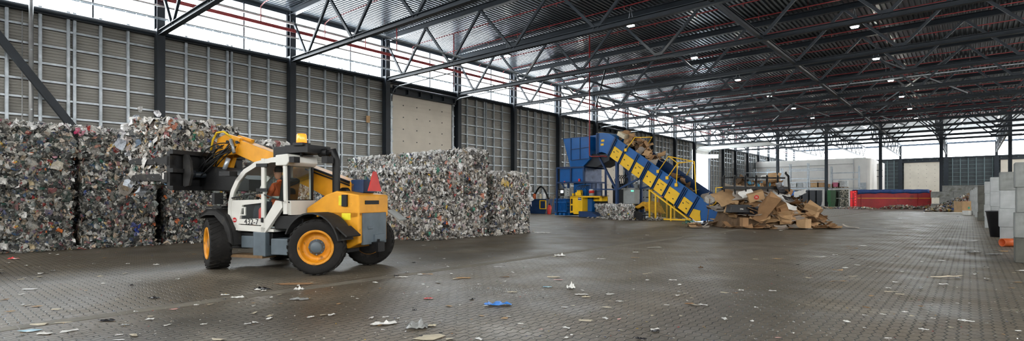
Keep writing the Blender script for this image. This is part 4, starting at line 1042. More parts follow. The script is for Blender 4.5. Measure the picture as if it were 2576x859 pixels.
# bale clamp carriage
cg = MB()
cg.box((4.06, -1.0, 1.76), (4.16, 1.0, 2.62))
for z in (1.78, 2.18, 2.6): cg.bar((4.02, -1.0, z), (4.02, 1.0, z), .12, .1)
for y in (-.62, -.2, .22): cg.prism([(4.06, 1.80), (3.86, 1.86), (3.80, 2.2), (3.9, 2.5), (4.06, 2.6)], y - .03, y + .03)
clamp = part('clamp_carriage', cg, M['black'], TH, 'black bale clamp carriage', .008)
part('clamp_plate', MB().prism([(4.0, 1.80), (3.82, 1.84), (3.74, 2.1), (3.78, 2.42), (3.88, 2.56), (4.0, 2.56)], .66, .72), M['fender'], clamp)
part('clamp_ram', MB().tube([(3.9, -.3, 2.1), (3.9, .6, 2.1)], .07, 12).tube([(3.9, .5, 2.1), (3.96, .62, 2.12)], .1, 12), M['steel'], clamp)
for z in (2.40, 2.02):
    am = MB().prism([(4.10, z - .09), (4.10, z + .09), (5.2, z + .085), (5.42, z + .05), (5.46, z), (5.40, z - .05), (5.2, z - .07)], .93, .99); am.box((4.06, .82, z - .12), (4.34, 1.0, z + .12))
    part('clamp_arm', am, M['fender'], clamp, None, .01)
    am = MB().prism([(4.10, z - .09), (4.10, z + .09), (5.2, z + .085), (5.46, z), (5.2, z - .07)], -.99, -.93)
    part('clamp_arm', am, M['fender'], clamp)
part('underframe', MB().prism([(4.05, 1.75), (2.5, 1.72), (2.5, 1.98), (3.6, 2.3), (4.05, 2.3)], -.45, .25), M['black'], clamp)
# the raised bale
me = bale_mesh('plastic_bale', 1.16, 1.84, 1.42, 301, np.concatenate([LA, LB]), CORE_A, 640, 'fluffy')
lb = new_bale(me, (0, 0, 0), tang, 'bright mixed plastic bale held up in the telehandler clamp', None)
fw_ = Vector((math.cos(tang), math.sin(tang), 0)); lf = Vector((-fw_.y, fw_.x, 0))
lb.location = Vector((-10.31, 6.45, 0)) + fw_ * 4.80 + lf * -.0 + Vector((0, 0, 1.88))
wb_ = rag('film_bundle', (0, 0, 0), 130, .13, [(226, 226, 224), (214, 214, 220), (190, 200, 214), (206, 186, 178), (230, 228, 220)], 77, 'billowing white film hanging from the end of the raised bale', 'plastic film', (.8, -.6, .1), asp=(.6, 1), spread=(.07, .22, .36), curl=.7)
wb_.location = Vector((-10.31, 6.45, 0)) + fw_ * 5.42 + lf * .6 + Vector((0, 0, 2.75)); wb_.rotation_euler = (0, 0, 0)
# driver
def skin_body(name, joints, edges, m, parent=None, sub=2):
    me = bpy.data.meshes.new(name); me.from_pydata([j[0] for j in joints], edges, []); o = bpy.data.objects.new(name, me); COL.objects.link(o)
    o.modifiers.new('skin', 'SKIN'); 
    if not me.skin_vertices: me.skin_vertices.new() if hasattr(me.skin_vertices, 'new') else None
    bpy.context.view_layer.objects.active = o
    lay = me.skin_vertices[0].data
    for i, j in enumerate(joints): lay[i].radius = j[1] if isinstance(j[1], tuple) else (j[1], j[1])
    lay[0].use_root = True
    s = o.modifiers.new('sub', 'SUBSURF'); s.levels = sub; s.render_levels = sub
    me.materials.append(m)
    if parent: o.parent = parent
    return o
def make_driver():
    J = [((0, 0, 0), (.15, .12)), ((-.03, 0, .2), (.14, .12)), ((-.05, 0, .42), (.17, .12)), ((-.04, 0, .53), (.07, .07)), ((-.02, 0, .60), (.055, .055)),
         ((-.05, .17, .45), .075), ((.03, .25, .22), .052), ((.28, .16, .22), .04), ((.36, .14, .23), .03),
         ((-.05, -.17, .45), .075), ((.03, -.25, .22), .052), ((.28, -.12, .24), .04), ((.36, -.1, .25), .03),
         ((.05, .1, -.02), .1), ((.42, .12, .02), .075), ((.5, .12, -.36), .05), ((.62, .12, -.40), .04),
         ((.05, -.1, -.02), .1), ((.42, -.12, .02), .075), ((.5, -.12, -.36), .05), ((.62, -.12, -.40), .04)]
    E_ = [(0, 1), (1, 2), (2, 3), (3, 4), (2, 5), (5, 6), (6, 7), (7, 8), (2, 9), (9, 10), (10, 11), (11, 12), (0, 13), (13, 14), (14, 15), (15, 16), (0, 17), (17, 18), (18, 19), (19, 20)]
    b = skin_body('person', J, E_, M['hivis'])
    hd = MB(); 
    rows = [(-.14, .03), (-.12, .052), (-.08, .07), (-.03, .082), (.02, .09), (.07, .087), (.11, .065), (.135, .03), (.14, .001)]
    hd.lathe([(r, z) for z, r in rows], 18, 'Z', (.01, 0, .74)); hd.lathe([(.001, .03), (.014, .01), (.018, -.02), (.001, -.03)], 8, 'Z', (.105, 0, .73))
    for s_ in (-1, 1): hd.lathe([(.001, .03), (.02, .01), (.018, -.02), (.001, -.03)], 8, 'Z', (.01, .088 * s_, .73))
    h = part('head', hd, M['skin'], b); part('hair', MB().lathe([(.094, .01), (.096, .06), (.075, .115), (.04, .145), (.001, .152)], 18, 'Z', (-.01, 0, .74)), M['hair'], b)
    part('reflective_band', MB().lathe([(.185, .1), (.188, .1), (.188, .15), (.185, .15)], 20, 'Z', (-.04, 0, .08)), M['reflect'], b)
    for s_ in (1, -1):
        hm = MB(); cx = Vector((.37, .14 * s_ if s_ > 0 else -.1, .24))
        for f_ in range(4): hm.tube([cx + Vector((0, (f_ - 1.5) * .02, 0)), cx + Vector((.05, (f_ - 1.5) * .021, .02)), cx + Vector((.08, (f_ - 1.5) * .02, -.005)), cx + Vector((.07, (f_ - 1.5) * .02, -.03))], [.011, .01, .009, .007], 6)
        hm.tube([cx + Vector((-.02, -.03 * s_, 0)), cx + Vector((.02, -.05 * s_, .0)), cx + Vector((.05, -.045 * s_, -.01))], [.013, .011, .008], 6)
        hm.tube([cx + Vector((-.05, 0, 0)), cx + Vector((.0, 0, 0)), cx + Vector((.03, 0, .01))], [.028, .036, .034], 8)
        part('hand', hm, M['skin'], b)
    part('trousers', MB().tube([(.0, .1, 0), (.25, .11, .01), (.42, .12, .02), (.47, .12, -.12), (.5, .12, -.33)], [.125, .11, .095, .08, .07], 12).tube([(.0, -.1, 0), (.25, -.11, .01), (.42, -.12, .02), (.47, -.12, -.12), (.5, -.12, -.33)], [.125, .11, .095, .08, .07], 12), M['dark_cloth'], b)
    return b
dr = make_driver(); tag(dr, 'person in an orange work jacket sitting at the telehandler wheel', 'person')
dr.rotation_euler = (0, 0, tang); dr.location = Vector((-10.31, 6.45, 0)) + fw_ * 1.32 + lf * .57 + Vector((0, 0, 1.36))
# ================================================================== BALING PRESS AND CONVEYOR (u along the conveyor, v away from the viewer)
mang = math.atan2(-.19, .981); MO = Vector((-20, 35.6, 0))
cu = Vector((math.cos(mang), math.sin(mang), 0)); cv_ = Vector((-cu.y, cu.x, 0))
def ML(u, v, z=0): return MO + cu * u + cv_ * v + Vector((0, 0, z))
def mroot(name, u, v, label, cat, group=None):
    r_ = root(name, ML(u, v), mang, label, cat, group); r_['_u'] = u; r_['_v'] = v; return r_
def mp_(name, mb, m, r_, label=None, bev=None):
    o = part(name, mb, m, r_, label, bev)
    if '_u' in r_: o.location = (-r_['_u'], -r_['_v'], 0)
    return o
Q = Vector((-.98, 0, 4.77)); AX = Vector((.843, 0, -.537)); BX = Vector((.537, 0, .843))
def S(s, h, v=0): return Q + AX * s + BX * h + Vector((0, v, 0))
def sprism(mb, poly, v0, v1):
    mb.prism([(S(s, h).x, S(s, h).z) for s, h in poly], v0, v1); return mb
CV = mroot('inclined_conveyor', 3.5, .8, 'long inclined conveyor with blue sides and yellow covers feeding the baling press', 'conveyor')
end = [(0, 0), (0, 1.5), (10.55, 1.5), (10.62, 1.36), (8.86, .02)]
mp_('side_wall', sprism(MB(), end, 0, .05), M['blue'], CV)
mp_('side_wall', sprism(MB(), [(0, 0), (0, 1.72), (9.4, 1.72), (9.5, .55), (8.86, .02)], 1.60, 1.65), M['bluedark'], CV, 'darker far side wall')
mp_('belt', sprism(MB(), [(0, .62), (0, .72), (10.2, .9), (8.9, .2)], .05, 1.60), M['black'], CV)
mp_('top_flange', sprism(MB(), [(0, 1.46), (0, 1.52), (10.55, 1.52), (10.55, 1.46)], -.05, .06), M['blue'], CV)
seams = [0, 1.17, 2.44, 3.65, 4.76, 5.82, 7.14, 8.17]
for i, s in enumerate(seams):
    wd_ = .14 if i in (3, 6) else 0
    mb = MB()
    for d in ((-.09, -wd_ - .09) if wd_ else (-.09,)):
        for e_ in (0, .13):
            sprism(mb, [(s + d + e_, 0), (s + d + e_ + .045, 0), (s + d + e_ + .045, 1.5), (s + d + e_, 1.5)], -.09, .0)
    mp_('rib', mb, M['bluedark'], CV)
ends = seams[1:] + [8.86]
for i, s in enumerate(seams):
    s0, s1 = s + .11, ends[i] - .13 - (.14 if i + 1 in (3, 6) else 0)
    if i < 7:
        mb = sprism(MB(), [(s0, .03), (s0, .92), (s1, .92), (s1, .03)], -.035, 0)
        cvp = mp_('cover_panel', mb, M['yellow'], CV); 
        sl = MB()
        for (a, b) in ((.22, .52), (.72, .33)):
            q = s0 + (s1 - s0) * a; sprism(sl, [(q - .055, b - .03), (q - .055, b + .04), (q + .055, b + .04), (q + .055, b - .03)], -.045, -.03)
        o = part('slot', sl, M['black'], cvp)
        if i in (0, 2, 4, 6):
            lg = MB(); q = s0 + (s1 - s0) * .38
            for j, (dx, hh) in enumerate(((0, .06), (.035, .05), (.07, .06), (.12, .055), (.155, .05), (.19, .06), (.23, .05), (.26, .055))):
                lg_s = q + dx; sprism(lg, [(lg_s, .70), (lg_s - .012, .70 + hh), (lg_s + .006, .70 + hh), (lg_s + .018, .70)], -.041, -.033)
            part('printed_mark', lg, M['ink'], cvp)
    else:
        mp_('cover_panel', sprism(MB(), [(s0, .03), (s0, .62), (s0 + .5, .8), (8.85, .62), (9.15, .25), (8.83, .03)], -.04, 0), M['yellow'], CV)
# legs and braces
lg = lambda a, b, w=.16: mp_('support_leg', MB().bar(a, b, w, w), M['bluedark'], CV)
lg((-.21, .06, 0), (-.21, .06, 4.3), .2); lg((-.21, 1.55, 0), (-.21, 1.55, 4.3), .18); lg((.9, 1.55, 0), (.9, 1.55, 3.6)); 
br = lambda a, b, w=.13: mp_('brace', MB().bar(a, b, w, w), M['bluedark'], CV)
br((-2.11, .06, 4.9), (-.3, .06, 2.2)); br((-.1, .06, 2.2), (1.79, .06, 2.95)); br((-.1, 1.55, 2.1), (2.6, 1.55, 2.6)); br((-1.1, 1.55, 4.6), (.5, 1.55, 1.6)); br((-2.6, .06, 2.25), (-.21, .06, 2.2), .1)
br((.0, .8, 3.1), (.9, 1.5, 4.0), .05)
br((6.2, 1.5, 0), (6.2, 1.5, .5))
# yellow trip rails
def rail(name, pl_, label=None):
    mb = MB()
    for p_ in pl_: mb.tube(p_, .035, 8)
    return mp_(name, mb, M['yellow'], CV, label)
rail('trip_rail', [[(.72, -.06, 5.1), (1.55, -.06, 5.96), (1.75, 1.7, 6.1), (1.15, 1.7, 5.3)]], 'yellow trip rail near the top')
rail('trip_rail', [[(3.58, -.06, 3.4), (4.43, -.06, 4.41), (5.99, .6, 4.0), (5.4, .6, 3.1)], [(4.33, -.06, 2.93), (5.15, -.06, 3.91)], [(5.05, -.06, 2.43), (5.15, -.06, 3.91), (4.43, -.06, 4.41)], [(5.15, -.06, 3.91), (5.2, 1.6, 4.1)], [(5.99, .6, 4.0), (6.1, .7, 1.2)]], 'yellow trip rail near the middle')
rail('trip_rail', [[(7.55, -.06, .95), (7.95, -.06, 1.25), (7.95, -.06, 2.2), (8.2, .6, 2.25)]], 'yellow trip rail at the foot')
fx_ = MB()
for (u, z) in ((.72, 5.1), (3.58, 3.4), (4.33, 2.93), (5.05, 2.43), (7.6, 1.0)): fx_.box((u - .1, -.12, z - .1), (u + .1, -.03, z + .12))
mp_('rail_bracket', fx_, M['yellow'], CV)
# ---- hood and hopper
HP = mroot('baling_press', -3.6, .9, 'large blue baling press with hopper under the top of the conveyor', 'baling press')
hood = [(-2.14, 5.09), (-2.14, 6.60), (-1.75, 6.62), (-1.38, 6.58), (-.98, 6.49), (-.6, 6.32), (-.27, 6.10), (-1.03, 4.84), (-1.35, 5.02), (-1.7, 5.12)]
mp_('hood', MB().prism(hood, -.02, 1.66), M['blue'], HP, None, .015)
hb = MB(); hb.box((-2.24, -.07, 5.0), (-2.12, 1.7, 6.64)); hb.box((-2.06, -.06, 5.05), (-1.98, .0, 6.6))
hb.prism([(-.33, 6.2), (-.24, 6.12), (-1.02, 4.80), (-1.12, 4.86)], -.07, .0)
for i in range(14): z = 5.1 + i * .11; hb.tube([(-2.18, -.07, z), (-2.18, -.09, z)], .014, 6)
mp_('hood_flange', hb, M['bluedark'], HP)
mp_('warning_plate', MB().box((-1.72, -.035, 5.92), (-1.42, -.02, 6.08)).box((-1.78, -.035, 5.62), (-1.48, -.02, 5.78)), M['yellow'], HP)
mp_('hood_rear', MB().box((-3.55, .5, 5.4), (-2.14, 1.66, 6.58)), M['blue'], HP)
hp = MB()
hop_t = [(-5.97, -.02, 6.52), (-2.85, -.02, 6.42), (-2.85, 1.9, 6.42), (-5.97, 1.9, 6.52)]
hop_b = [(-5.09, .0, 4.12), (-3.35, .0, 4.1), (-3.35, 1.8, 4.1), (-5.09, 1.8, 4.12)]
hp.add([(-5.97, -.02, 6.52), (-4.95, -.1, 6.50), (-2.85, -.1, 6.42), (-2.85, -.1, 4.64), (-3.62, -.05, 4.12), (-5.09, -.05, 4.12), (-4.95, -.1, 4.7),
        (-5.97, 1.9, 6.52), (-4.95, 1.9, 6.50), (-2.85, 1.9, 6.42), (-2.85, 1.9, 4.64), (-3.62, 1.8, 4.12), (-5.09, 1.8, 4.12)],
       [(0, 1, 6, 5), (1, 2, 3, 4, 6), (6, 4, 5), (7, 12, 11, 10, 9, 8), (0, 5, 12, 7), (2, 9, 10, 3), (3, 10, 11, 4), (5, 4, 11, 12), (0, 7, 8, 1), (1, 8, 9, 2)])
mp_('hopper', hp, M['blue'], HP, 'blue tapered hopper')
hr = MB()
for (a, b) in (((-3.92, -.12, 6.44), (-3.92, -.12, 4.66)), ((-4.95, -.12, 6.5), (-4.95, -.12, 4.66)), ((-4.95, -.12, 5.55), (-2.87, -.12, 5.6)), ((-4.95, -.12, 4.66), (-2.87, -.12, 4.7)), ((-5.97, -.06, 6.52), (-2.85, -.1, 6.44)), ((-2.88, -.12, 6.42), (-2.88, -.12, 4.66))): hr.bar(a, b, .05, .05)
mp_('hopper_seam', hr, M['bluedark'], HP)
ct_ = MB().prism([(-2.85, 5.05), (-1.2, 4.95), (-1.0, 4.75), (-1.0, 4.45), (-2.4, 3.98), (-3.62, 4.12), (-2.85, 4.64)], .1, 1.8)
mp_('transfer_chute', ct_, mat('blackened_metal', (44, 46, 52), .45, .3, .3, 2), HP, 'dark sloping chute under the hood')
# main box
bx = MB(); bx.box((-6.45, .08, 2.85), (-5.12, .2, 4.02)); bx.box((-5.0, .04, 2.85), (-3.66, .2, 4.02)); bx.box((-6.6, .18, 2.85), (-3.62, 2.0, 4.05))
mp_('press_box', bx, M['blue'], HP, None, .01)
mp_('press_box_end', MB().box((-3.62, .12, 2.82), (-3.56, 2.05, 4.05)), M['bluegrey'], HP, 'worn grey blue end plate')
fr = MB()
for (a, b) in (((-6.73, .0, 4.1), (-3.55, .0, 4.05)), ((-6.73, .0, 2.86), (-3.55, .0, 2.82)), ((-6.73, .0, .2), (-6.73, .0, 4.1)), ((-3.6, .0, 2.7), (-3.6, .0, 4.08)), ((-5.06, .0, 2.85), (-5.06, .0, 4.05)), ((-3.58, .0, 4.05), (-3.58, 2.1, 4.05)), ((-3.58, .0, 2.83), (-3.58, 2.6, 2.83)), ((-5.4, .0, 1.7), (-5.4, .0, 2.85)), ((-2.35, 1.2, 1.2), (-2.35, 1.2, 3.9)), ((-3.58, 1.4, 4.0), (-2.35, 1.2, 3.9))): fr.bar(a, b, .13, .13)
fr.bar((-6.2, .0, 2.85), (-5.7, .0, 2.3), .1, .1)
mp_('frame', fr, M['bluedark'], HP)
lo = MB().box((-5.1, .35, 1.62), (-3.7, 1.9, 2.85)); lo.box((-5.6, .5, .25), (-3.2, 2.0, 1.62)); mp_('lower_body', lo, M['blue'], HP)
cyl = MB()
for u in (-3.3, -2.75): cyl.tube([(u, .9, 1.62), (u, .9, 2.72)], .24, 16)
mp_('ram_cylinder', cyl, M['bluegrey'], HP)
yb = MB().box((-5.06, -.12, .33), (-5.0, .9, 1.68)); yb.box((-5.06, -.12, .36), (-3.67, .0, 1.66)); yb.box((-4.65, -.14, .24), (-3.69, -.04, .4)); yb.box((-3.74, -.14, .25), (-3.66, .9, 1.64)); 
ybo = mp_('gate_box', yb, M['yellow'], HP, 'yellow gate box', .01)
part('gate_window', MB().box((-4.95, -.135, 1.08), (-4.76, -.115, 1.5)).box((-4.95, -.135, .5), (-4.76, -.115, .95)), M['black'], ybo)
lb_ = part('name_plate', MB().box((-4.12, -.14, 1.38), (-3.76, -.12, 1.60)), M['navy'], ybo, 'navy plate with white lettering')
st_ = MB()
for j in range(6): st_.box((-4.08 + j * .05, -.147, 1.5), (-4.045 + j * .05, -.139, 1.5 + (.05 if j % 3 else .07)))
st_.box((-4.12, -.146, 1.37), (-3.76, -.139, 1.40)); part('plate_lettering', st_, M['white'], lb_)
yf = MB().box((-5.06, -.12, 1.60), (-1.72, .06, 1.70)); yf.box((-1.8, -.12, 1.3), (-1.72, .06, 1.70)); yf.box((-3.66, .7, 1.3), (-1.8, .8, 1.68)); mp_('gate_beam', yf, M['yellow'], HP)
mp_('outlet_table', MB().box((-5.0, -.05, 1.70), (-1.75, .9, 1.74)), M['brown'], HP)
mp_('outlet_tunnel', MB().box((-3.66, .86, .3), (-1.9, .95, 1.6)), M['black'], HP)
tr = MB().prism([(-3.7, .05), (-3.7, .5), (-2.3, .42), (-1.3, .05)], -.5, 1.0); mp_('outlet_tray', tr, M['bluedark'], HP)
hy = MB().box((-7.1, .1, .35), (-5.62, .35, 1.25)); hy.box((-7.0, .3, .1), (-5.5, 1.4, 1.5))
for u in (-6.85, -6.35, -5.85):
    hy.box((u - .12, -.05, .1), (u + .12, .3, .3)); hy.tube([(u - .1, .05, 1.25), (u - .1, -.05, 1.45), (u + .1, -.05, 1.5), (u + .12, .1, 1.25)], .05, 8)
hy.box((-7.1, -.0, 1.15), (-5.62, .12, 1.25)); hy.box((-7.1, .0, .38), (-5.62, .12, .48))
for i in range(9): hy.box((-7.05 + i * .17, .02, .45), (-7.0 + i * .17, .1, 1.2))
mp_('wire_tying_unit', hy, M['blue'], HP, None, .01)
lad = MB()
for i in range(5): lad.bar((-5.55, .05, .35 + i * .28), (-5.12, .05, .35 + i * .28), .05, .05)
lad.bar((-5.34, .08, .3), (-5.34, .08, 1.5), .03, .03)
mp_('rungs', lad, M['bluedark'], HP)
cb = MB().box((-6.35, -.25, 1.72), (-5.62, .05, 2.32)); cbo = mp_('control_panel', cb, M['black'], HP)
part('screen', MB().box((-6.02, -.262, 1.98), (-5.72, -.25, 2.2)), M['screen'], cbo)
bt = MB()
for i in range(4):
    for j in range(3): bt.box((-6.28 + j * .08, -.262, 1.78 + i * .12), (-6.24 + j * .08, -.25, 1.82 + i * .12))
part('buttons', bt, M['cgrey'], cbo)
c2 = MB().box((-5.55, -.3, 1.72), (-4.98, -.02, 2.36)); c2o = mp_('switch_box', c2, M['cgrey'], HP, None, .01)
bt = MB()
for (u, z) in ((-5.2, 2.25), (-5.08, 2.2), (-5.15, 2.0), (-5.1, 1.85)): bt.tube([(u, -.3, z), (u, -.33, z)], .03, 8)
part('knobs', bt, M['black'], c2o)
mp_('yellow_valve', MB().box((-4.3, -.1, 1.74), (-3.85, .1, 2.2)).box((-4.45, -.12, 1.74), (-4.2, .0, 2.02)).box((-4.85, -.1, 1.74), (-4.7, .05, 1.95)), M['yellow'], HP)
pp = MB()
for i in range(5): pp.tube([(-4.5 + i * .22, .0, 1.8), (-4.45 + i * .2, -.12, 2.2), (-4.3 + i * .2, .0, 2.5), (-4.2 + i * .3, .2, 2.6)], .022, 6)
pp.tube([(-3.9, -.05, 2.1), (-3.7, -.2, 2.42), (-3.3, -.2, 2.4), (-3.1, .1, 2.0)], .02, 6)
mp_('cables', pp, M['black'], HP)
sb = MB().tube([(-5.85, .02, 2.35), (-5.85, .02, 2.75)], .05, 8); mp_('signal_tower', sb, M['cgrey'], HP)
mp_('signal_lamp', MB().tube([(-5.85, .02, 2.75), (-5.85, .02, 2.98)], .06, 10), M['redm'], HP, 'red signal lamp')
mp_('sprinkler_tee', MB().box((-4.15, -.08, 2.9), (-4.0, .0, 3.12)), M['redm'], HP)
# hydraulic pack, black tank and hoses
HT = mroot('hydraulic_tank', -1.2, 1.9, 'tall black hydraulic tank with looped hoses behind the conveyor leg', 'tank')
mp_('tank', MB().box((-1.9, 1.5, .2), (-.75, 2.4, 2.25)), M['black'], HT, None, .04)
mp_('motor', MB().tube([(-2.1, 1.8, 2.5), (-.6, 1.8, 2.5)], .2, 14).tube([(-1.5, 1.8, 2.35), (-1.5, 1.8, 2.9)], .12, 10), M['steel'], HT)
hs = MB()
for i in range(5):
    a = -1.6 + i * .22; hs.tube([(a, 1.6, 2.4), (a - .1, 1.5, 3.0), (a + .2, 1.5, 3.35), (a + .55, 1.5, 3.1), (a + .6, 1.6, 2.4)], .03, 6)
mp_('hose', hs, M['black'], HT)
# cabinets under the conveyor
EC = mroot('electrical_cabinet', .4, .9, 'grey electrical cabinet with a green display beside the conveyor leg', 'cabinet')
mp_('cabinet_body', MB().box((-.15, .7, 1.12), (.98, 1.2, 2.32)), M['cgrey'], EC, None, .01)
mp_('cabinet_door', MB().box((.45, .67, 1.16), (.95, .7, 2.28)), M['cgrey'], EC)
mp_('display', MB().box((.62, .655, 2.05), (.86, .668, 2.13)), emis('green_display', (.1, 1, .4), .8), EC, 'green display')
mp_('cabinet_legs', MB().box((-.1, .75, 0), (.0, 1.1, 1.12)).box((.85, .75, 0), (.95, 1.1, 1.12)), M['steel'], EC)
PM = mroot('pump_unit', -.5, 2.4, 'dark blue pump unit on the floor behind the tied bales', 'pump')
mp_('body', MB().box((-1.0, 2.0, 0), (.1, 2.9, 1.45)), M['bluedark'], PM, None, .02)
mp_('pipework', MB().tube([(-.9, 1.95, .3), (-.9, 1.9, 1.5), (-.5, 1.95, 1.75), (-.1, 2.2, 1.5)], .05, 8).box((-.3, 1.9, .2), (-.15, 2.0, 1.2)), M['yellow'], PM)
# red pipe standing before the hopper
rp_ = MB().tube([ML(-2.75, -.25, 14.35), ML(-2.75, -.25, 4.95), ML(-2.6, -.25, 4.82), ML(-1.9, -.2, 4.78), ML(-1.45, -.12, 4.8), ML(-1.1, -.1, 4.72)], .05, 8)
tag(rp_.build('red_pipe', M['redpipe']), 'long vertical red pipe coming down in front of the blue hopper', 'pipe')
# wire mesh guard
GC = mroot('mesh_guard', 4.4, -.25, 'yellow framed wire mesh guard under the conveyor', 'guard')
g = MB(); V0 = -.22
gz = lambda u: 4.15 - .635 * u - .05
for u in (2.98, 3.5, 4.75): g.bar((u, V0, 0), (u, V0, min(2.15, gz(u))), .1, .1)
g.bar((2.98, V0, 2.12), (6.2, V0, .1), .09, .09); g.bar((3.3, V0, .1), (6.3, V0, .1), .08, .1); g.bar((2.98, V0, 2.12), (2.98, 1.8, 2.12), .07, .07); g.bar((2.98, 1.8, 0), (2.98, 1.8, 2.12), .08, .08); g.bar((3.6, 1.8, 0), (3.6, 1.8, 1.8), .08, .08)
mp_('guard_frame', g, M['yellow'], GC)
wm = MB(); u = 3.05
while u < 6.1: wm.bar((u, V0, .1), (u, V0, max(.12, min(2.1, gz(u) - .06))), .012, .012); u += .075
z = .15
while z < 2.05: wm.bar((3.0, V0, z), (max(3.02, (4.05 - z) / .635 - .02), V0, z), .012, .012); z += .075
mp_('wire_mesh', wm, M['meshw'], GC)
# extruded bales leaving the press
BS = [bale_mesh('plastic_bale', 2.3, 1.12, .95, 400 + i, LB, CORE_B, 420, 'fluffy') for i in range(2)]
p0, p1 = Vector((-18.3, 33.7, 0)), Vector((-25.6, 40.2, 0)); d_ = (p1 - p0).normalized(); a_ = math.atan2(-d_.y, -d_.x)
for i in range(4):
    c_ = p0 + d_ * (1.15 + i * 2.28)
    new_bale(BS[i % 2], (c_.x, c_.y, 0.02), a_ + (0, .02, -.02, .01)[i], 'pale tied bale leaving the baling press, %s of the row' % ['front one', 'second', 'third', 'one in the press mouth'][i], 'bales leaving the press')
foot('film_debris', (-19.6, 34.0), (-16.0, 34.6), 200, 51, np.concatenate([LB, WHITES]), 'loose film scraps in front of the bale leaving the press', .35, .25, (.05, .16))
foot('film_debris', (-24.5, 38.1), (-19.6, 33.9), 160, 52, np.concatenate([LB, WHITES]), 'loose film scraps along the row of tied bales', .3, .2, (.05, .14))
# blue skip with canisters, hose arch, ladder, sticks, extinguisher
SK = root('blue_skip', (-33.0, 42.6, 0), mang, 'low dark blue steel tank beside the baling press with canisters on top', 'tank')
part('body', MB().box((-1.75, -.55, 0), (1.7, .9, 1.45)), M['bluedark'], SK, None, .02)
part('rim', MB().box((-1.8, -.6, 1.38), (1.75, -.5, 1.46)).box((-1.4, -.62, .9), (-.6, -.55, .96)), M['bluedark'], SK)
part('yellow_frame', MB().bar((.85, -.6, .5), (.85, -.6, 1.3), .08, .08).bar((1.7, -.6, .5), (1.7, -.6, 1.3), .08, .08).bar((.85, -.6, 1.3), (1.7, -.6, 1.3), .08, .08).bar((.85, -.6, .5), (1.7, -.6, .5), .08, .08), M['yellow'], SK)
part('yellow_post', MB().bar((-1.85, -.4, .3), (-1.85, -.4, 1.6), .1, .1), M['yellow'], SK)
def canister(off, m, mc, label):
    t_ = root('canister', ML(0, 0), mang, label, 'canister', None)
    t_.location = Vector((-33.0, 42.6, 1.46)) + cu * off[0] + cv_ * off[1]
    part('body', MB().lathe([(.001, 0), (.15, 0), (.16, .03), (.16, .42), (.12, .5), (.06, .54), (.001, .54)], 16, 'Z'), m, t_)
    part('cap', MB().lathe([(.06, .54), (.07, .55), (.07, .64), (.001, .65)], 12, 'Z'), mc, t_)
canister((-1.25, -.1), M['teal'], M['redm'], 'teal canister on the low blue tank'); canister((-.55, -.1), M['orange'], M['black'], 'orange canister on the low blue tank')
canister((.9, -.1), M['white'], M['white'], 'white canister on the low blue tank'); canister((0.1, .1), M['cream'], M['black'], 'cream canister on the low blue tank')
hsx = MB().tube([Vector((-33, 42.6, 1.46)) + cu * (-1.4 + 2.3 * k / 12) + cv_ * .5 + Vector((0, 0, 1.25 * math.sin(PI * k / 12))) for k in range(13)], .09, 8)
tag(hsx.build('hose_arch', M['black']), 'thick black hose arching over the low blue tank', 'hose')
LD = root('ladder', (-32.2, 44.2, 0), 0, 'grey aluminium ladder leaning beside the blue hopper', 'ladder')
a0 = ML(-9.3, 3.0, 0) - LD.location; a1 = ML(-6.6, 1.5, 5.7) - LD.location
sd = cv_ * .28 + cu * .15
part('stile', MB().bar(a0 - sd, a1 - sd, .06, .09), M['galv'], LD); part('stile', MB().bar(a0 + sd, a1 + sd, .06, .09), M['galv'], LD)
for i in range(18): part('rung', MB().tube([a0 + (a1 - a0) * ((i + .6) / 19) - sd, a0 + (a1 - a0) * ((i + .6) / 19) + sd], .022, 6), M['galv'], LD)
for i, (px, py, px2, py2, t) in enumerate(((1372, 533, 1384, 495, 50.5), (1386, 528, 1394, 492, 49.5), (1397, 535, 1402, 496, 49))):
    a = W(px, t, HC + (HZ - py) * t / F); b = W(px2, t + .6, HC + (HZ - py2) * t / F); a.z = .03
    tag(MB().tube([a, b], .035, 6).build('wooden_stick', M['brown']), 'wooden stick leaning against the blue machinery, %s' % ['leftmost of three', 'middle of three', 'rightmost of three'][i], 'stick')
FE = root('fire_extinguisher', G(1382, 539.5), 0, 'red fire extinguisher standing on the floor by the baling press', 'fire extinguisher')
part('cylinder', MB().lathe([(.001, .0), (.2, .0), (.21, .04), (.21, .72), (.15, .85), (.06, .9), (.001, .9)], 16, 'Z'), M['redm'], FE); part('valve', MB().box((-.06, -.06, .9), (.1, .06, 1.02)), M['black'], FE)
RW = root('red_drum', ML(-2.9, .15, 1.74), mang, 'small red and grey tub on the yellow gate beam', 'tub')
part('tub', MB().lathe([(.001, 0), (.2, 0), (.2, .2)], 16, 'Z'), M['cgrey'], RW); part('band', MB().lathe([(.2, .2), (.215, .2), (.215, .42), (.2, .42)], 16, 'Z'), M['redm'], RW); part('lid', MB().lathe([(.2, .42), (.2, .5), (.001, .5)], 16, 'Z'), M['white'], RW)
# plastic crates near the wall behind the conveyor
def crate(loc, rz, label):
    t_ = root('pallet_box', loc, rz, label, 'crate', 'grey pallet boxes by the side wall')
    mb = MB().box((-.6, -.5, .12), (.6, .5, .18))
    for (a, b) in (((-.6, -.5), (.6, -.44)), ((-.6, .44), (.6, .5)), ((-.6, -.5), (-.54, .5)), ((.54, -.5), (.6, .5))): mb.box((a[0], a[1], .12), (b[0], b[1], .74))
    mb.box((-.64, -.54, .68), (.64, -.48, .76)); mb.box((-.64, .48, .68), (.64, .54, .76))
    for x in (-.5, -.25, 0, .25, .5): mb.box((x - .02, -.54, .2), (x + .02, -.5, .7)); mb.box((x - .02, .5, .2), (x + .02, .54, .7))
    part('box', mb, M['cratey'], t_); ft = MB()
    for x in (-.5, 0, .5): ft.box((x - .08, -.5, 0), (x + .08, .5, .12))
    part('runners', ft, M['cratey'], t_); return t_
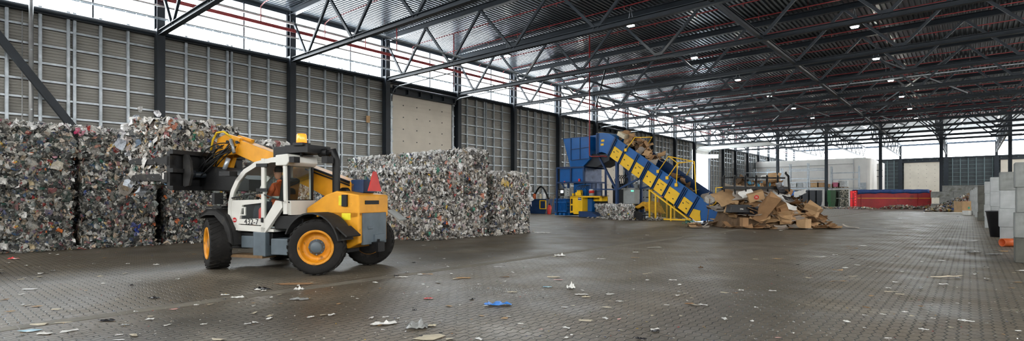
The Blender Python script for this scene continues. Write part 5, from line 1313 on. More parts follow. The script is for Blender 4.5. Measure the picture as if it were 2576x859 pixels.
for i in range(3):
    for j in range(4):
        p = W(1588 + i * 31, 58, j * .78) 
        crate(p, YAW, 'grey plastic pallet box behind the conveyor, %s layer of the %s stack' % (['bottom', 'second', 'third', 'top'][j], ['left', 'middle', 'right'][i]))
# waste bins by the guard
def wheelie(loc, rz, m, label, group=None, h=1.25, w=.62, lid=True, name='wheeled_bin'):
    t_ = root(name, loc, rz, label, 'bin', group); s = w / 2
    mb = MB(); b = s * .78
    mb.add([(-b, -b, .08), (b, -b, .08), (b, b, .08), (-b, b, .08), (-s, -s, h), (s, -s, h), (s, s, h), (-s, s, h)], [(0, 3, 2, 1), (0, 1, 5, 4), (1, 2, 6, 5), (2, 3, 7, 6), (3, 0, 4, 7)])
    mb.box((-s - .03, -s - .03, h - .05), (s + .03, s + .03, h))
    part('body', mb, m, t_)
    if lid: part('lid', MB().prism([(-s - .03, h + .02), (-s * .6, h + .1), (s * .6, h + .1), (s + .05, h + .02), (s + .05, h), (-s - .03, h)], -s - .03, s + .03), m, t_)
    wl = MB()
    for x in (-1, 1): wl.tube([(x * b - .03 * x, b + .04, .1), (x * b + .05 * x, b + .04, .1)], .1, 12)
    part('wheels', wl, M['black'], t_); return t_
wheelie(ML(2.1, 3.4), mang, M['bing'], 'green bin behind the ochre cloth', None, 1.5, 1.1); wheelie(ML(3.35, 3.2), mang, M['binb'], 'black bin beside the yellow mesh guard', None, 1.4, 1.1)
rb_ = MB().tube([ML(.9, 3.8, .0), ML(.9, 3.8, 1.5), ML(1.1, 3.8, 1.62), ML(2.6, 3.8, 1.62), ML(2.75, 3.8, 1.5), ML(2.75, 3.8, 0)], .1, 8); rb_.tube([ML(.9, 3.8, .8), ML(.5, 3.8, .75), ML(.35, 3.8, .1)], .1, 8)
tag(rb_.build('red_hoop', M['redm']), 'red tubular frame behind the ochre cloth', 'frame')
# ochre cloth over a low trolley
CL = root('covered_trolley', ML(1.95, 1.1), mang, 'ochre cloth thrown over a low trolley behind the pressed bales', 'trolley')
n = 18; vs = []; fs = []
for i in range(n + 1):
    for j in range(n + 1):
        x = -1.0 + 2.0 * i / n; y = -.6 + 1.2 * j / n; e = max(abs(x) / 1.0, abs(y) / .6)
        z = 1.28 - .18 * abs(x - .1) ** 1.5 - max(0, e - .62) * (1.7 if x > 0 else .9) + .05 * math.sin(x * 9 + y * 5) + .03 * math.sin(y * 17 - x * 6)
        vs.append((x, y, max(.25, z)))
for i in range(n):
    for j in range(n): a = i * (n + 1) + j; fs.append((a, a + 1, a + n + 2, a + n + 1))
clo = MB().add(vs, fs, 0, True).build('cloth', M['tarpy'], CL); so_ = clo.modifiers.new('thick', 'SOLIDIFY'); so_.thickness = .02
part('trolley_frame', MB().box((-.8, -.45, .25), (.7, .45, .32)).bar((-.7, -.4, .0), (-.7, -.4, .5), .06, .06).bar((.65, -.4, 0), (.65, -.4, .5), .06, .06).bar((-.7, .4, 0), (-.7, .4, .5), .06, .06).bar((.65, .4, 0), (.65, .4, .5), .06, .06), M['steel'], CL)
tag(MB().prism([(0, 0), (1.5, 0), (1.5, .55), (.08, .68)], -.03, .03).build('black_board', M['blackf']), 'black flat panel standing on edge at the end of the pressed bales', 'panel').location = ML(1.65, -1.0)
bpy.data.objects['black_board'].rotation_euler = (0, 0, mang - .15)

# ================================================================== CARDBOARD
CM = [M['card'], M['card2'], M['card3'], M['card'], M['card2'], M['card4']]
def sheet_mesh(w, h, bend, rg, fold=True, th=.006, n=7):
    """one crumpled sheet of corrugated board with thickness"""
    vs = []; fs = []
    k1 = rg.uniform(-.5, .5); kx = rg.uniform(-.4, .4); ph = rg.uniform(0, 6)
    fa = rg.uniform(.2, .9) * (1 if fold else 0); fxp = rg.uniform(-.25, .25) * w
    edge = [rg.uniform(.86, 1.04) for _ in range(4 * n + 4)]
    for i in range(n + 1):
        for j in range(n + 1):
            u = (i / n - .5) * w; v = (j / n - .5) * h
            e = 1 if 0 < i < n and 0 < j < n else edge[(i * 3 + j * 5) % len(edge)]
            x, y = u * e, v * e
            z = bend * (k1 * x * x + kx * x * y + .4 * y * y) + .018 * math.sin(5 * x / max(w, .1) * 3 + ph) * bend + rg.uniform(-.006, .006)
            if x > fxp: z += (x - fxp) * fa; x = fxp + (x - fxp) * math.cos(fa)
            vs.append((x, y, z))
    for i in range(n):
        for j in range(n): a = i * (n + 1) + j; fs.append((a, a + n + 1, a + n + 2, a + 1))
    m = len(vs); vs2 = [(x, y, z + th * 2) for x, y, z in vs]
    fs2 = [tuple(q + m for q in reversed(f)) for f in fs]
    rim = []
    idx = lambda i, j: i * (n + 1) + j
    path = [idx(i, 0) for i in range(n)] + [idx(n, j) for j in range(n)] + [idx(i, n) for i in range(n, 0, -1)] + [idx(0, j) for j in range(n, 0, -1)]
    for a, b in zip(path, path[1:] + path[:1]): rim.append((a, a + m, b + m, b))
    return MB().add(vs + vs2, fs + fs2 + rim)
def carton_mesh(w, d, h, rg, open_=True, crush=.0):
    j = lambda a: a * (1 + rg.uniform(-crush, crush)); mb = MB(); t = .008
    c = [(-w / 2, -d / 2), (w / 2, -d / 2), (w / 2, d / 2), (-w / 2, d / 2)]
    top = [(j(a) , j(b), h * (1 + rg.uniform(-crush, crush))) for a, b in c]
    for i in range(4):
        a, b = c[i], c[(i + 1) % 4]; ta, tb = top[i], top[(i + 1) % 4]
        mx = Vector((a[0] + b[0], a[1] + b[1], 0)) * -.5; mx = mx.normalized() * t
        V8 = [Vector((a[0], a[1], 0)), Vector((b[0], b[1], 0)), Vector(tb), Vector(ta)]; V8 = V8 + [v + mx for v in V8]
        mb.add(V8, [(0, 1, 2, 3), (7, 6, 5, 4), (0, 4, 5, 1), (1, 5, 6, 2), (2, 6, 7, 3), (3, 7, 4, 0)])
        if open_:
            e = Vector(tb) - Vector(ta); o = Vector((e.y, -e.x, 0)).normalized(); o = (o * rg.uniform(.3, 1) + Vector((0, 0, rg.uniform(-.3, .9)))).normalized() * (min(w, d) * .45)
            V8 = [Vector(ta), Vector(tb), Vector(tb) + o, Vector(ta) + o]; nn_ = Vector((0, 0, t)); V8 = V8 + [v + nn_ for v in V8]
            mb.add(V8, [(0, 1, 2, 3), (7, 6, 5, 4), (0, 4, 5, 1), (1, 5, 6, 2), (2, 6, 7, 3), (3, 7, 4, 0)])
    mb.box((-w / 2, -d / 2, 0), (w / 2, d / 2, t))
    if not open_: mb.add([Vector(top[i]) for i in range(4)] + [Vector(top[i]) - Vector((0, 0, t)) for i in range(4)], [(0, 1, 2, 3), (7, 6, 5, 4)])
    return mb
rgc = random.Random(21)
PROTO = [sheet_mesh(rgc.uniform(.7, 1.3), rgc.uniform(.5, 1.0), rgc.uniform(.2, 1.0), rgc).build('cardboard_sheet', CM[i % 6]) for i in range(12)]
PROTOC = [carton_mesh(rgc.uniform(.45, .8), rgc.uniform(.35, .6), rgc.uniform(.3, .6), rgc, i % 3 != 0, .12).build('cardboard_box', CM[i % 5]) for i in range(8)]
for o in PROTO + PROTOC: COL.objects.unlink(o)
def put(kind, loc, rot, label, group, sc_=1.0, m=None):
    src = rgc.choice(PROTO if kind == 's' else PROTOC); o = src.copy(); COL.objects.link(o); o.location = loc; o.rotation_euler = rot; o.scale = (sc_, sc_, sc_)
    tag(o, label, 'cardboard' if kind == 's' else 'box', group); return o
# cardboard riding on the top of the conveyor
LBLC = 'crumpled brown cardboard piece riding at the top of the conveyor'
for i in range(44):
    u = rgc.uniform(.0, 2.9); zt = 5.93 - .637 * u; v = rgc.uniform(.3, 1.4)
    z = zt - .35 + rgc.uniform(.1, 1.05) * min(1, .45 + abs(math.sin(u * 1.1 + .6)))
    put(rgc.choice('sssc'), ML(u, v, z), (rgc.uniform(-1, 1), rgc.uniform(-.2, 1.2), rgc.uniform(0, 6)), LBLC, 'cardboard at the top of the conveyor', rgc.uniform(.55, .85))
wb2 = carton_mesh(.75, .5, .3, rgc, False, .02).build('white_carton', M['cream']); wb2.location = ML(.15, .25, 6.15); wb2.rotation_euler = (.1, .5, mang); tag(wb2, 'flat white carton lying at the very top of the conveyor', 'box')
for i in range(16):
    u = rgc.uniform(3.3, 8.2); zt = 5.93 - .637 * u
    put('s', ML(u, rgc.uniform(.7, 1.3), zt - .28 + rgc.uniform(0, .2)), (rgc.uniform(-.5, .5), rgc.uniform(.2, .9), rgc.uniform(0, 6)), 'brown cardboard piece on the lower conveyor belt', 'cardboard on the lower belt', rgc.uniform(.5, .8))
# the heap
HC_ = Vector((-8.6, 31.3, 0))
ax1 = Vector((.759, .651, 0)); ax2 = Vector((-.651, .759, 0))     # across and along the view
def heap_h(a, b):
    r = abs((a + .35) / 2.35) ** 3 + (b / 2.3) ** 2
    apron = .75 * max(0, 1 - ((a - .6) / 2.5) ** 2 - (b / 2.3) ** 2) ** .5
    return max(2.05 * max(0, 1 - r) ** .55, apron)
hm = MB(); n = 26; vs = []; fs = []
for i in range(n + 1):
    for j in range(n + 1):
        a = -2.9 + 5.8 * i / n; b = -2.4 + 4.8 * j / n
        p = HC_ + ax1 * a + ax2 * b; z = max(0, heap_h(a * 1.05, b * 1.05) * .86 - .05 + rgc.uniform(-.08, .08)); vs.append((p.x, p.y, z))
for i in range(n):
    for j in range(n): q = i * (n + 1) + j; fs.append((q, q + n + 1, q + n + 2, q + 1))
core = hm.add(vs, fs).build('cardboard_heap_core', M['card3']); tag(core, 'trodden dark core of the cardboard heap', 'cardboard', None, 'stuff')
for i in range(170):
    th = rgc.uniform(0, 2 * PI); rr = math.sqrt(rgc.uniform(0, 1)) * .98
    a, b = 2.9 * rr * math.cos(th), 2.4 * rr * math.sin(th)
    if b > .8: b = -b
    z = heap_h(a, b) * rgc.uniform(.8, .98) + .04
    p = HC_ + ax1 * a + ax2 * b
    steep = min(1.1, .2 + rr * 1.0)
    # lean outwards
    yaw = math.atan2((ax1 * a + ax2 * b).y, (ax1 * a + ax2 * b).x)
    k = rgc.choice('ssssc')
    e = Euler((rgc.uniform(-.5, .5), steep * rgc.uniform(.3, 1.0), yaw), 'XYZ') if z > .35 else Euler((rgc.uniform(-.15, .15), rgc.uniform(-.1, .25), rgc.uniform(0, 6)))
    put(k, (p.x, p.y, max(z, .12)), e, 'brown cardboard piece in the heap at the foot of the conveyor', 'cardboard of the heap', rgc.uniform(.6, 1.15))
for i in range(14):
    a = rgc.uniform(-2.1, 1.6); p = HC_ + ax1 * a + ax2 * -rgc.uniform(1.2, 2.2)
    if -1.6 < a < -.4: continue
    o = rgc.choice(PROTO).copy(); o.data = o.data.copy(); o.data.materials[0] = M['blackf'] if i % 3 else M['white']; COL.objects.link(o)
    o.name = 'plastic_sheet'; o.location = (p.x, p.y, rgc.uniform(.7, 2.1)); o.rotation_euler = (rgc.uniform(.2, 1.2), rgc.uniform(-.4, .4), YAW + rgc.uniform(-.8, .8)); o.scale = (.6,) * 3
    tag(o, ('crumpled black plastic piece sticking out of the cardboard heap' if i % 3 else 'crumpled white plastic piece sticking out of the cardboard heap'), 'plastic', 'black plastic in the heap' if i % 3 else 'white plastic in the heap')
for i in range(40):
    a = rgc.uniform(-4.6, 3.6); b = -2.4 + rgc.uniform(-.6, .3) + .03 * a * a
    p = HC_ + ax1 * a + ax2 * b
    put('s', (p.x, p.y, .05), (rgc.uniform(-.06, .06), rgc.uniform(-.06, .06), rgc.uniform(0, 6)), 'flat cardboard scrap spread around the foot of the heap', 'cardboard scraps round the heap', rgc.uniform(.35, .75))
def at(px, py, t): return W(px, t, HC + (HZ - py) * t / F)
def special(mb, m, px, py, t, rot, label, name='cardboard_box', cat='box'):
    o = mb.build(name, m); o.location = at(px, py, t - 2.0); o.rotation_euler = rot; return tag(o, label, cat)
CAMY = YAW
b1 = special(carton_mesh(.55, .34, 1.55, rgc, False, .06), M['card'], 1903, 553, 29.3, (.55, .45, CAMY), 'long brown carton slanting down the front of the heap')
special(sheet_mesh(2.6, .9, .25, rgc, False, .02), M['card4'], 1905, 490, 29.8, (1.1, .12, CAMY), 'long pale grey board draped across the upper heap', 'cardboard_sheet', 'cardboard')
special(sheet_mesh(1.3, 1.0, .3, rgc, False, .01), M['card2'], 1826, 498, 30.2, (.85, -.3, CAMY + .2), 'broad tan cardboard sheet at the upper left of the heap', 'cardboard_sheet', 'cardboard')
special(sheet_mesh(2.5, 1.1, .35, rgc, False, .01), M['card'], 1985, 535, 29.6, (.75, .15, CAMY), 'large bent brown sheet covering the right side of the heap', 'cardboard_sheet', 'cardboard')
special(sheet_mesh(1.6, .7, .3, rgc, False, .01), M['card2'], 1992, 549, 29.0, (.35, .1, CAMY + .1), 'folded tan sheet low on the right of the heap', 'cardboard_sheet', 'cardboard')
special(carton_mesh(.5, .45, .42, rgc, False, .1), M['card2'], 2022, 574, 28.3, (.0, .0, CAMY + .5), 'crushed tan carton at the right foot of the heap')
special(carton_mesh(.3, .3, .42, rgc, False, .03), M['card'], 1872, 570, 28.9, (0, 0, CAMY + .1), 'small upright brown carton at the front foot of the heap')
special(sheet_mesh(.8, .3, .1, rgc, True, .01), M['white'], 1984, 520, 29.2, (1.2, .6, CAMY), 'white folded card strip on the right of the heap', 'white_card', 'cardboard')
special(sheet_mesh(.7, .5, .4, rgc, True, .01), M['white'], 1972, 500, 29.8, (1.0, .2, CAMY), 'white paper sheet above the folded white strip on the heap', 'white_card', 'cardboard')
bc_ = special(carton_mesh(.75, .5, .42, rgc, False, .05), M['card2'], 1903, 503, 29.3, (.25, -.3, CAMY - .3), 'open topped tan carton with a round red mark in the upper heap')
o = part('red_mark', MB().tube([(0, -.262, .2), (0, -.27, .2)], .11, 20), M['redink'], bc_, 'round red printed mark')
part('mark_symbol', MB().box((-.05, -.276, .16), (-.02, -.268, .26)).box((.01, -.276, .14), (.04, -.268, .25)).box((-.05, -.276, .19), (.0, -.268, .21)), M['cream'], o)
# black bin marked 296
nb = root('black_bin', at(1857, 536, 27.1), CAMY, 'black plastic bin marked 296 lying in the cardboard heap', 'bin')
part('body', MB().prism([(-.85, -.1), (.75, -.1), (.85, .45), (.7, .55), (-.7, .55)], -.5, .5), M['binb'], nb, None, .03)
part('rim', MB().box((-.8, -.56, .38), (.9, -.48, .48)), M['binb'], nb)
nb.scale = (.62, .62, .62); nb.location = at(1856, 532, 27.5)
text('bin_number', '296', .2, M['white'], nb, (.1, -.512, .18), (PI / 2, 0, 0), .003, 'white number 296')
# black grapple on the heap
GR = root('grapple', at(1909, 468, 27.6), CAMY, 'black tined grapple bucket holding cardboard on top of the heap', 'grapple')
mb = MB(); mb.bar((-1.9, -.1, -.1), (1.45, -.1, -.12), .1, .14); part('cross_bar', mb, M['black'], GR)
for i in range(34):
    p = at(rgc.uniform(1836, 1962), rgc.uniform(459, 486), rgc.uniform(28.2, 29.4))
    put('s' if i % 4 else 'c', p, (rgc.uniform(-.8, 1.0), rgc.uniform(-.5, .5), YAW + rgc.uniform(-1, 1)), 'brown cardboard piece gripped in the black grapple', 'cardboard in the grapple', rgc.uniform(.4, .7))
mb = MB(); mb.bar((-1.7, .5, .45), (1.6, .5, .42), .1, .08); part('rear_bar', mb, M['black'], GR)
for i in range(7):
    x = -1.85 + i * .56
    pts = [(x + .28, .55, .55), (x + .18, .3, .5), (x + .05, .05, .3), (x, -.1, -.05), (x, -.15, -.45 if i % 2 else -.3)]
    if i == 6: pts = [(x + .2, .6, .72), (x + .1, .45, .66)] + pts[1:]
    part('tine', MB().tube(pts, [.035, .06, .06, .06, .03][:len(pts)] if len(pts) == 5 else [.05, .05, .06, .06, .06, .03], 6), M['black'], GR)
WM = root('white_bracket', at(1922, 455, 28.6), CAMY, 'white plastic frame standing up on the cardboard heap', 'plastic frame')
part('frame', MB().bar((-.2, 0, 0), (-.13, 0, .26), .05, .05).bar((.2, 0, 0), (.13, 0, .26), .05, .05).bar((-.15, 0, .26), (.15, 0, .26), .05, .05).bar((-.24, 0, .02), (.24, 0, .02), .06, .06), M['white'], WM)
rag('blue_film', tuple(at(1896, 464, 28.4)), 9, .16, [(40, 150, 190)], 61, 'turquoise film caught in the black grapple', 'plastic film', (.6, -.8, .2), spread=(.3, .12, .06))
BLU = root('blue_bucket', at(1987, 494, 28.8), 0, 'bright blue bucket on the right shoulder of the heap', 'bucket')
part('bucket', MB().lathe([(.001, 0), (.14, 0), (.2, .35), (.185, .35), (.13, .03), (.001, .03)], 18, 'Z'), M['bluef'], BLU).rotation_euler = (1.2, 0, CAMY)
tag(MB().lathe([(.001, -.12), (.09, -.1), (.12, 0), (.09, .1), (.001, .12)], 14, 'Z', at(1989, 484, 28.9)).build('orange_ball', M['orange']), 'small orange object above the blue bucket', 'plastic object')
TR = root('grey_cage_trolley', at(1996, 527, 31.8), CAMY, 'grey wire trolley standing behind the right side of the heap', 'trolley')
part('trolley_frame', MB().bar((-.3, 0, -.6), (-.1, 0, 1.0), .05, .05).bar((.3, 0, -.6), (.3, 0, 1.0), .05, .05).bar((-.1, 0, 1.0), (.3, 0, 1.0), .05, .05).bar((-.25, 0, .1), (.3, 0, .1), .05, .05), M['galv'], TR)
part('trolley_sheet', MB().box((-.24, .01, -.58), (.28, .03, .9)), M['galv'], TR)
tag(MB().tube([at(1779, 559, 33.0), at(1786, 500, 33.3)], .03, 6).build('wooden_stick', M['brown']), 'wooden pole standing against the foot of the conveyor', 'stick')
tag(MB().bar(at(1790, 551, 31.6), at(1862, 571, 29.4), .25, .04).build('wooden_board', M['card2']), 'long pale board lying from the conveyor foot to the heap', 'board')
ww = rag('white_tub', tuple(at(1787, 500, 33.6)), 6, .3, [(206, 200, 188)], 62, 'crumpled white sack behind the foot of the conveyor', 'sack', (.6, -.7, .3), asp=(.6, 1), spread=(.1, .1, .08))
rag('green_film', tuple(G(1728, 560, .1)), 8, .16, [(40, 150, 120)], 63, 'green plastic film on the floor beside the mesh guard', 'plastic film', (0, 0, 1), spread=(.12, .12, .05), curl=.6)
# ================================================================== RED CONTAINER, BINS, RACKS, BLOCKS
RC = root('roll_off_container', (-8.8, 94.2, 0), math.radians(20), 'long red steel roll-off container covered with a blue tarpaulin', 'container')
L2, Wd, Hc = 4.45, 1.6, 2.62
mb = MB().box((-L2, -Wd, .12), (L2, Wd, .2)); mb.box((-L2, -Wd, .12), (L2, -Wd + .06, Hc)); mb.box((-L2, Wd - .06, .12), (L2, Wd, Hc)); mb.box((L2 - .06, -Wd, .12), (L2, Wd, Hc))
part('body', mb, M['cred'], RC)
mb = MB()
for x in (-L2 + .55, 2.95): mb.box((x - .04, -Wd - .07, .12), (x + .04, -Wd, Hc))
mb.box((-L2, -Wd - .08, Hc - .1), (L2, -Wd, Hc)); mb.box((L2 - .08, -Wd - .06, .1), (L2, -Wd, Hc)); mb.box((-L2, -Wd - .08, .05), (L2, -Wd, .16))
part('side_ribs', mb, M['cred'], RC)
part('stripe', MB().box((-L2 + .1, -Wd - .012, 1.5), (L2, -Wd - .002, 1.56)), M['yellow'], RC, 'thin yellow stripe')
mb = MB().box((-L2 - .05, -Wd, .12), (-L2 + .02, Wd, Hc)); 
for y in (-Wd + .05, -.5, .5, Wd - .05): mb.box((-L2 - .16, y - .09, .1), (-L2, y + .09, Hc))
dr_ = part('end_door', mb, mat('container_end_red', (222, 42, 46), .45, 0, .08, 2), RC, 'brighter red end door')
lk = MB()
for z in (.35, .75, 1.15, 1.55, 1.95, 2.3): lk.box((-L2 - .22, -Wd - .03, z), (-L2 - .02, -Wd + .12, z + .09))
lk.tube([(-L2 - .18, -.3, .3), (-L2 - .18, -.3, 2.3)], .04, 6); lk.bar((-L2 - .7, .2, 1.5), (-L2 - .1, -.6, 1.5), .06, .06)
part('latch', lk, M['black'], dr_)
n = 24; vs = []; fs = []
for i in range(n + 1):
    for j in range(9):
        x = -L2 + .1 + (2 * L2 - .35) * i / n; y = (-Wd - .13) if j < 2 else ((Wd + .13) if j > 6 else -Wd - .13 + (2 * Wd + .26) * (j - 1) / 6)
        z = Hc + .1 + .04 * math.sin(i * 1.7) * math.cos(j) + (.06 if 1 < j < 7 else 0)
        if j in (0, 8): z = Hc - .36 + .05 * math.sin(i * .9) - .05 * (i % 3 == 0) - (.14 if i < 3 else 0)
        vs.append((x, y, z))
for i in range(n):
    for j in range(8): a = i * 9 + j; fs.append((a, a + 9, a + 10, a + 1))
tp = MB().add(vs, fs, 0, True).build('tarpaulin', M['tarp'], RC); tp.modifiers.new('thick', 'SOLIDIFY').thickness = .03; tp['label'] = 'blue tarpaulin cover'
part('filling', MB().box((-L2 + .1, -Wd + .1, .2), (L2 - .1, Wd - .1, Hc - .05)), M['card3'], RC)
def scatter(name, c, rx, ry, n, seed, pal, label, rz=0, hz=.3, size=(.06, .25), mats=None, curl=.4):
    rng = np.random.default_rng(seed); th = rng.uniform(0, 2 * np.pi, n); r = np.sqrt(rng.uniform(0, 1, n))
    x, y = rx * r * np.cos(th), ry * r * np.sin(th); z = .03 + hz * np.clip(1 - r ** 2, 0, 1) * rng.uniform(.5, 1.05, n)
    X = c[0] + x * math.cos(rz) - y * math.sin(rz); Y = c[1] + x * math.sin(rz) + y * math.cos(rz)
    P_ = np.stack([X, Y, z], 1); nn = np.tile(np.array((0, 0, 1.)), (n, 1)); nn[:, 0] += .4 * np.cos(th) * r; nn[:, 1] += .4 * np.sin(th) * r - .25; nn /= np.linalg.norm(nn, axis=1)[:, None]
    uu = np.tile(np.array((1., 0, 0)), (n, 1)); uu -= nn * np.sum(uu * nn, 1)[:, None]; uu /= np.linalg.norm(uu, axis=1)[:, None]
    v, f, cc = scraps(rng, P_, nn, uu, np.exp(rng.uniform(np.log(size[0]), np.log(size[1]), n)), pal, curl, 0, 6, .45, (.4, 1)); v[:, 2] = np.abs(v[:, 2]) + .003
    me = mesh_np(name, [(v, f, cc, 0, False)], [PAPER]); o = bpy.data.objects.new(name, me); COL.objects.link(o); return tag(o, label, 'litter', None, 'stuff')
PAPL = lin([(224, 222, 214)] * 7 + [(200, 192, 176)] * 5 + [(176, 146, 110)] * 5 + [(150, 124, 92)] * 3 + [(120, 118, 110)] * 3 + [(70, 70, 70)] * 3 + [(190, 60, 50), (50, 90, 160), (60, 110, 70), (220, 180, 60), (40, 40, 44)])
scatter('paper_drift', (-12.6, 89.0), 3.2, .8, 300, 71, PAPL, 'loose paper drift left of the red container', .35, .3)
scatter('paper_drift', (-7.4, 92.3), 2.6, .8, 300, 72, PAPL, 'pile of loose paper against the front of the red container', .35, .6)
scatter('paper_drift', (-4.6, 93.6), 1.6, .6, 160, 73, PAPL, 'loose paper against the right end of the red container', .35, .5)
scatter('paper_drift', (-16.3, 88.0), 2.2, .8, 160, 74, PAPL, 'coloured litter on the floor before the dark bins', .3, .3)
# mixed paper heap in the far bunker
hx, hy = -.2, 81.5
vs = []; fs = []; n = 20
for i in range(n + 1):
    for j in range(n + 1):
        a = i / n; b = j / n; x = -3.7 + 3.7 * a; y = -5 + 10 * b
        z = (1.75 * a ** 1.1) * (1 - abs(2 * b - 1) ** 2.2) * 1.0 + .1 * math.sin(i * 2.1) * math.cos(j * 1.7) + .05
        vs.append((hx + x, hy + y, max(0, z)))
for i in range(n):
    for j in range(n): q = i * (n + 1) + j; fs.append((q, q + n + 1, q + n + 2, q + 1))
rng = np.random.default_rng(81); m_ = 2600; a = rng.uniform(0, 1, m_) ** .8; b = rng.uniform(0, 1, m_)
z = (1.75 * a ** 1.1) * (1 - np.abs(2 * b - 1) ** 2.2) + .1; P_ = np.stack([hx - 3.7 + 3.7 * a, hy - 5 + 10 * b, z], 1)
nn = np.stack([-np.full(m_, .4), (b - .5) * 1.2, np.full(m_, 1.)], 1); nn /= np.linalg.norm(nn, axis=1)[:, None]; uu = np.tile(np.array((0, 1., 0)), (m_, 1)); uu -= nn * np.sum(uu * nn, 1)[:, None]; uu /= np.linalg.norm(uu, axis=1)[:, None]
v, f, cc = scraps(rng, P_, nn, uu, np.exp(rng.uniform(np.log(.09), np.log(.34), m_)), PAPL, .35, 0, 6, .6, (.4, 1)); v[:, 2] = np.abs(v[:, 2])
me = mesh_np('mixed_paper_heap', [(np.array(vs), np.array(fs), np.tile(srgb(90, 80, 66)[:3], (len(fs), 1)), 0, False), (v, f, cc, 0, False)], [PAPER])
o = bpy.data.objects.new('mixed_paper_heap', me); COL.objects.link(o); tag(o, 'large mixed paper heap in the far bunker between concrete block walls', 'paper', None, 'stuff')
b_ = carton_mesh(1.55, 1.0, 1.2, rgc, False, .02).build('cardboard_box', M['card2']); b_.location = G(2427, 535.2); b_.rotation_euler = (0, 0, YAW + .05); tag(b_, 'big square tan carton with a small green mark before the far paper heap', 'box')
part('green_mark', MB().box((-.12, -.508, .4), (.1, -.502, .62)), M['green'], b_)
b_ = carton_mesh(.8, .8, 1.0, rgc, False, .05).build('cardboard_box', M['card']); b_.location = G(2443, 533); b_.rotation_euler = (0, 0, YAW - .2); tag(b_, 'smaller brown carton right beside the big tan carton', 'box')
b_ = carton_mesh(.9, .6, .4, rgc, False, .05).build('white_carton', M['white']); b_.location = G(2440, 541.5); b_.rotation_euler = (0, 0, YAW + .1); tag(b_, 'low white box at the foot of the thin block wall edges', 'box')
tag(MB().box((-2.2, -.2, 0), (2.2, .2, .12)).build('white_board', M['white']), 'long white board lying before the big tan carton', 'board').location = G(2392, 537.5)
bpy.data.objects['white_board'].rotation_euler = (0, 0, .25)
# ---- concrete blocks
def block_mesh(L_, T_, H_, seed):
    rg = random.Random(seed); nx, ny, nz = 10, 4, 5
    mb = MB(); e = .012
    mb.box((0, 0, 0), (L_, T_, H_)); return mb
def mkblock(name, m, L_, T_=.6, H_=.6):
    o = block_mesh(L_, T_, H_, 1).build(name, m); bevel(o, .018, 2); return o
PB = {k: mkblock('concrete_block', m, 1.2) for k, m in (('p', M['concrete']), ('g', M['concrete_b']), ('d', M['concrete_d']))}
for o in PB.values(): COL.objects.unlink(o)
walls = [(.83, 17.53, 'p', 'nearest block wall at the right edge', ['d', 'g', 'g', 'g']), (.74, 23.67, 'p', 'second block wall from the right edge', ['p', 'p', 'p', 'g']),
         (.64, 29.41, 'p', 'third block wall behind the dark basket', ['p', 'p', 'p', 'p']), (.58, 37.05, 'p', 'fourth block wall from the right edge', ['p', 'p', 'p', 'p']),
         (.41, 48.45, 'd', 'dark grey fifth block wall', ['d', 'd', 'd', 'd']), (.30, 56.5, 'p', 'sixth block wall seen as a thin edge', ['p'] * 4), (.2, 64, 'p', 'seventh block wall seen as a thin edge', ['p'] * 4),
         (.1, 71.5, 'p', 'eighth block wall seen as a thin edge', ['p'] * 4), (.0, 78.5, 'p', 'ninth farthest thin block wall', ['p'] * 4)]
lay = ['bottom', 'second', 'third', 'top']
for wi, (x, y, k, nm, kinds) in enumerate(walls):
    for l in range(4):
        for c in range(2 if wi else 3):
            o = PB[kinds[l]].copy(); COL.objects.link(o); off = R.uniform(-.02, .02); o.location = (x + off * (c == 0) + c * 1.212, y + R.uniform(-.012, .012), l * .602)
            tag(o, 'concrete block, %s layer, %s, in the %s' % (lay[l], ['end block', 'next inward', 'third inward'][c], nm), 'concrete block', 'blocks of the ' + nm)
PBL = mkblock('concrete_block', M['concrete_b'], 2.35, .8, .8); COL.objects.unlink(PBL)
for l in range(4):
    for c in range(3):
        o = PBL.copy(); COL.objects.link(o); o.location = (-4.0 + c * 2.37 + (l % 2) * .9, 91 + .02 * c, l * .805); o.rotation_euler = (0, 0, 0)
        if l == 3 and c == 0: o.location.x += .3
        tag(o, 'long grey concrete block behind the far paper heap, %s layer, %s from left' % (['bottom', 'second', 'third', 'top'][l], FIRST[c]), 'concrete block', 'blocks of the far cross wall')
# dark basket and orange pipe end by the blocks
BK = root('waste_basket', (.78, 26.3, 0), 0, 'tall black tapered basket standing between the right block walls', 'basket')
BK.location = G(2511, 597.0)
part('shell', MB().lathe([(.001, .0), (.24, .0), (.37, .98), (.40, 1.0), (.40, 1.04), (.345, 1.04), (.22, .05), (.001, .05)], 24, 'Z'), M['binb'], BK)
OP = root('orange_pipe', G(2538, 621), 0, 'short orange clay pipe lying at the foot of the second block wall', 'pipe')
part('pipe', MB().lathe([(.11, -.22), (.13, -.22), (.13, .22), (.11, .22)], 20, 'X', (0, 0, .13), closed=True), M['orange'], OP); OP.rotation_euler = (0, 0, YAW)
# ---- dark stacked bins
def bin_stack(px, m, k, label, group, t=97.0, w=.95, h0=1.1, step=.235):
    """one nested stack: lowest bin whole, the others show as rims"""
    loc = W(px, t)
    for i in range(k):
        o = root('wheeled_bin', (loc.x, loc.y, i * step), YAW, label % (['bottom', 'second', 'third', 'fourth', 'fifth', 'sixth', 'seventh', 'eighth', 'ninth', 'tenth'][i]), 'bin', group)
        s = w / 2; b = s * .74; hh = h0
        mb = MB(); mb.add([(-b, -b, .0), (b, -b, .0), (b, b, .0), (-b, b, .0), (-s, -s, hh), (s, -s, hh), (s, s, hh), (-s, s, hh)], [(0, 3, 2, 1), (0, 1, 5, 4), (1, 2, 6, 5), (2, 3, 7, 6), (3, 0, 4, 7)])
        part('body', mb, m, o)
        part('rim', MB().box((-s - .05, -s - .05, hh - .09), (s + .05, s + .05, hh)), m, o)
names = ['leftmost dark stack', 'second dark stack', 'third dark stack', 'fourth dark stack', 'fifth dark stack right of the column']
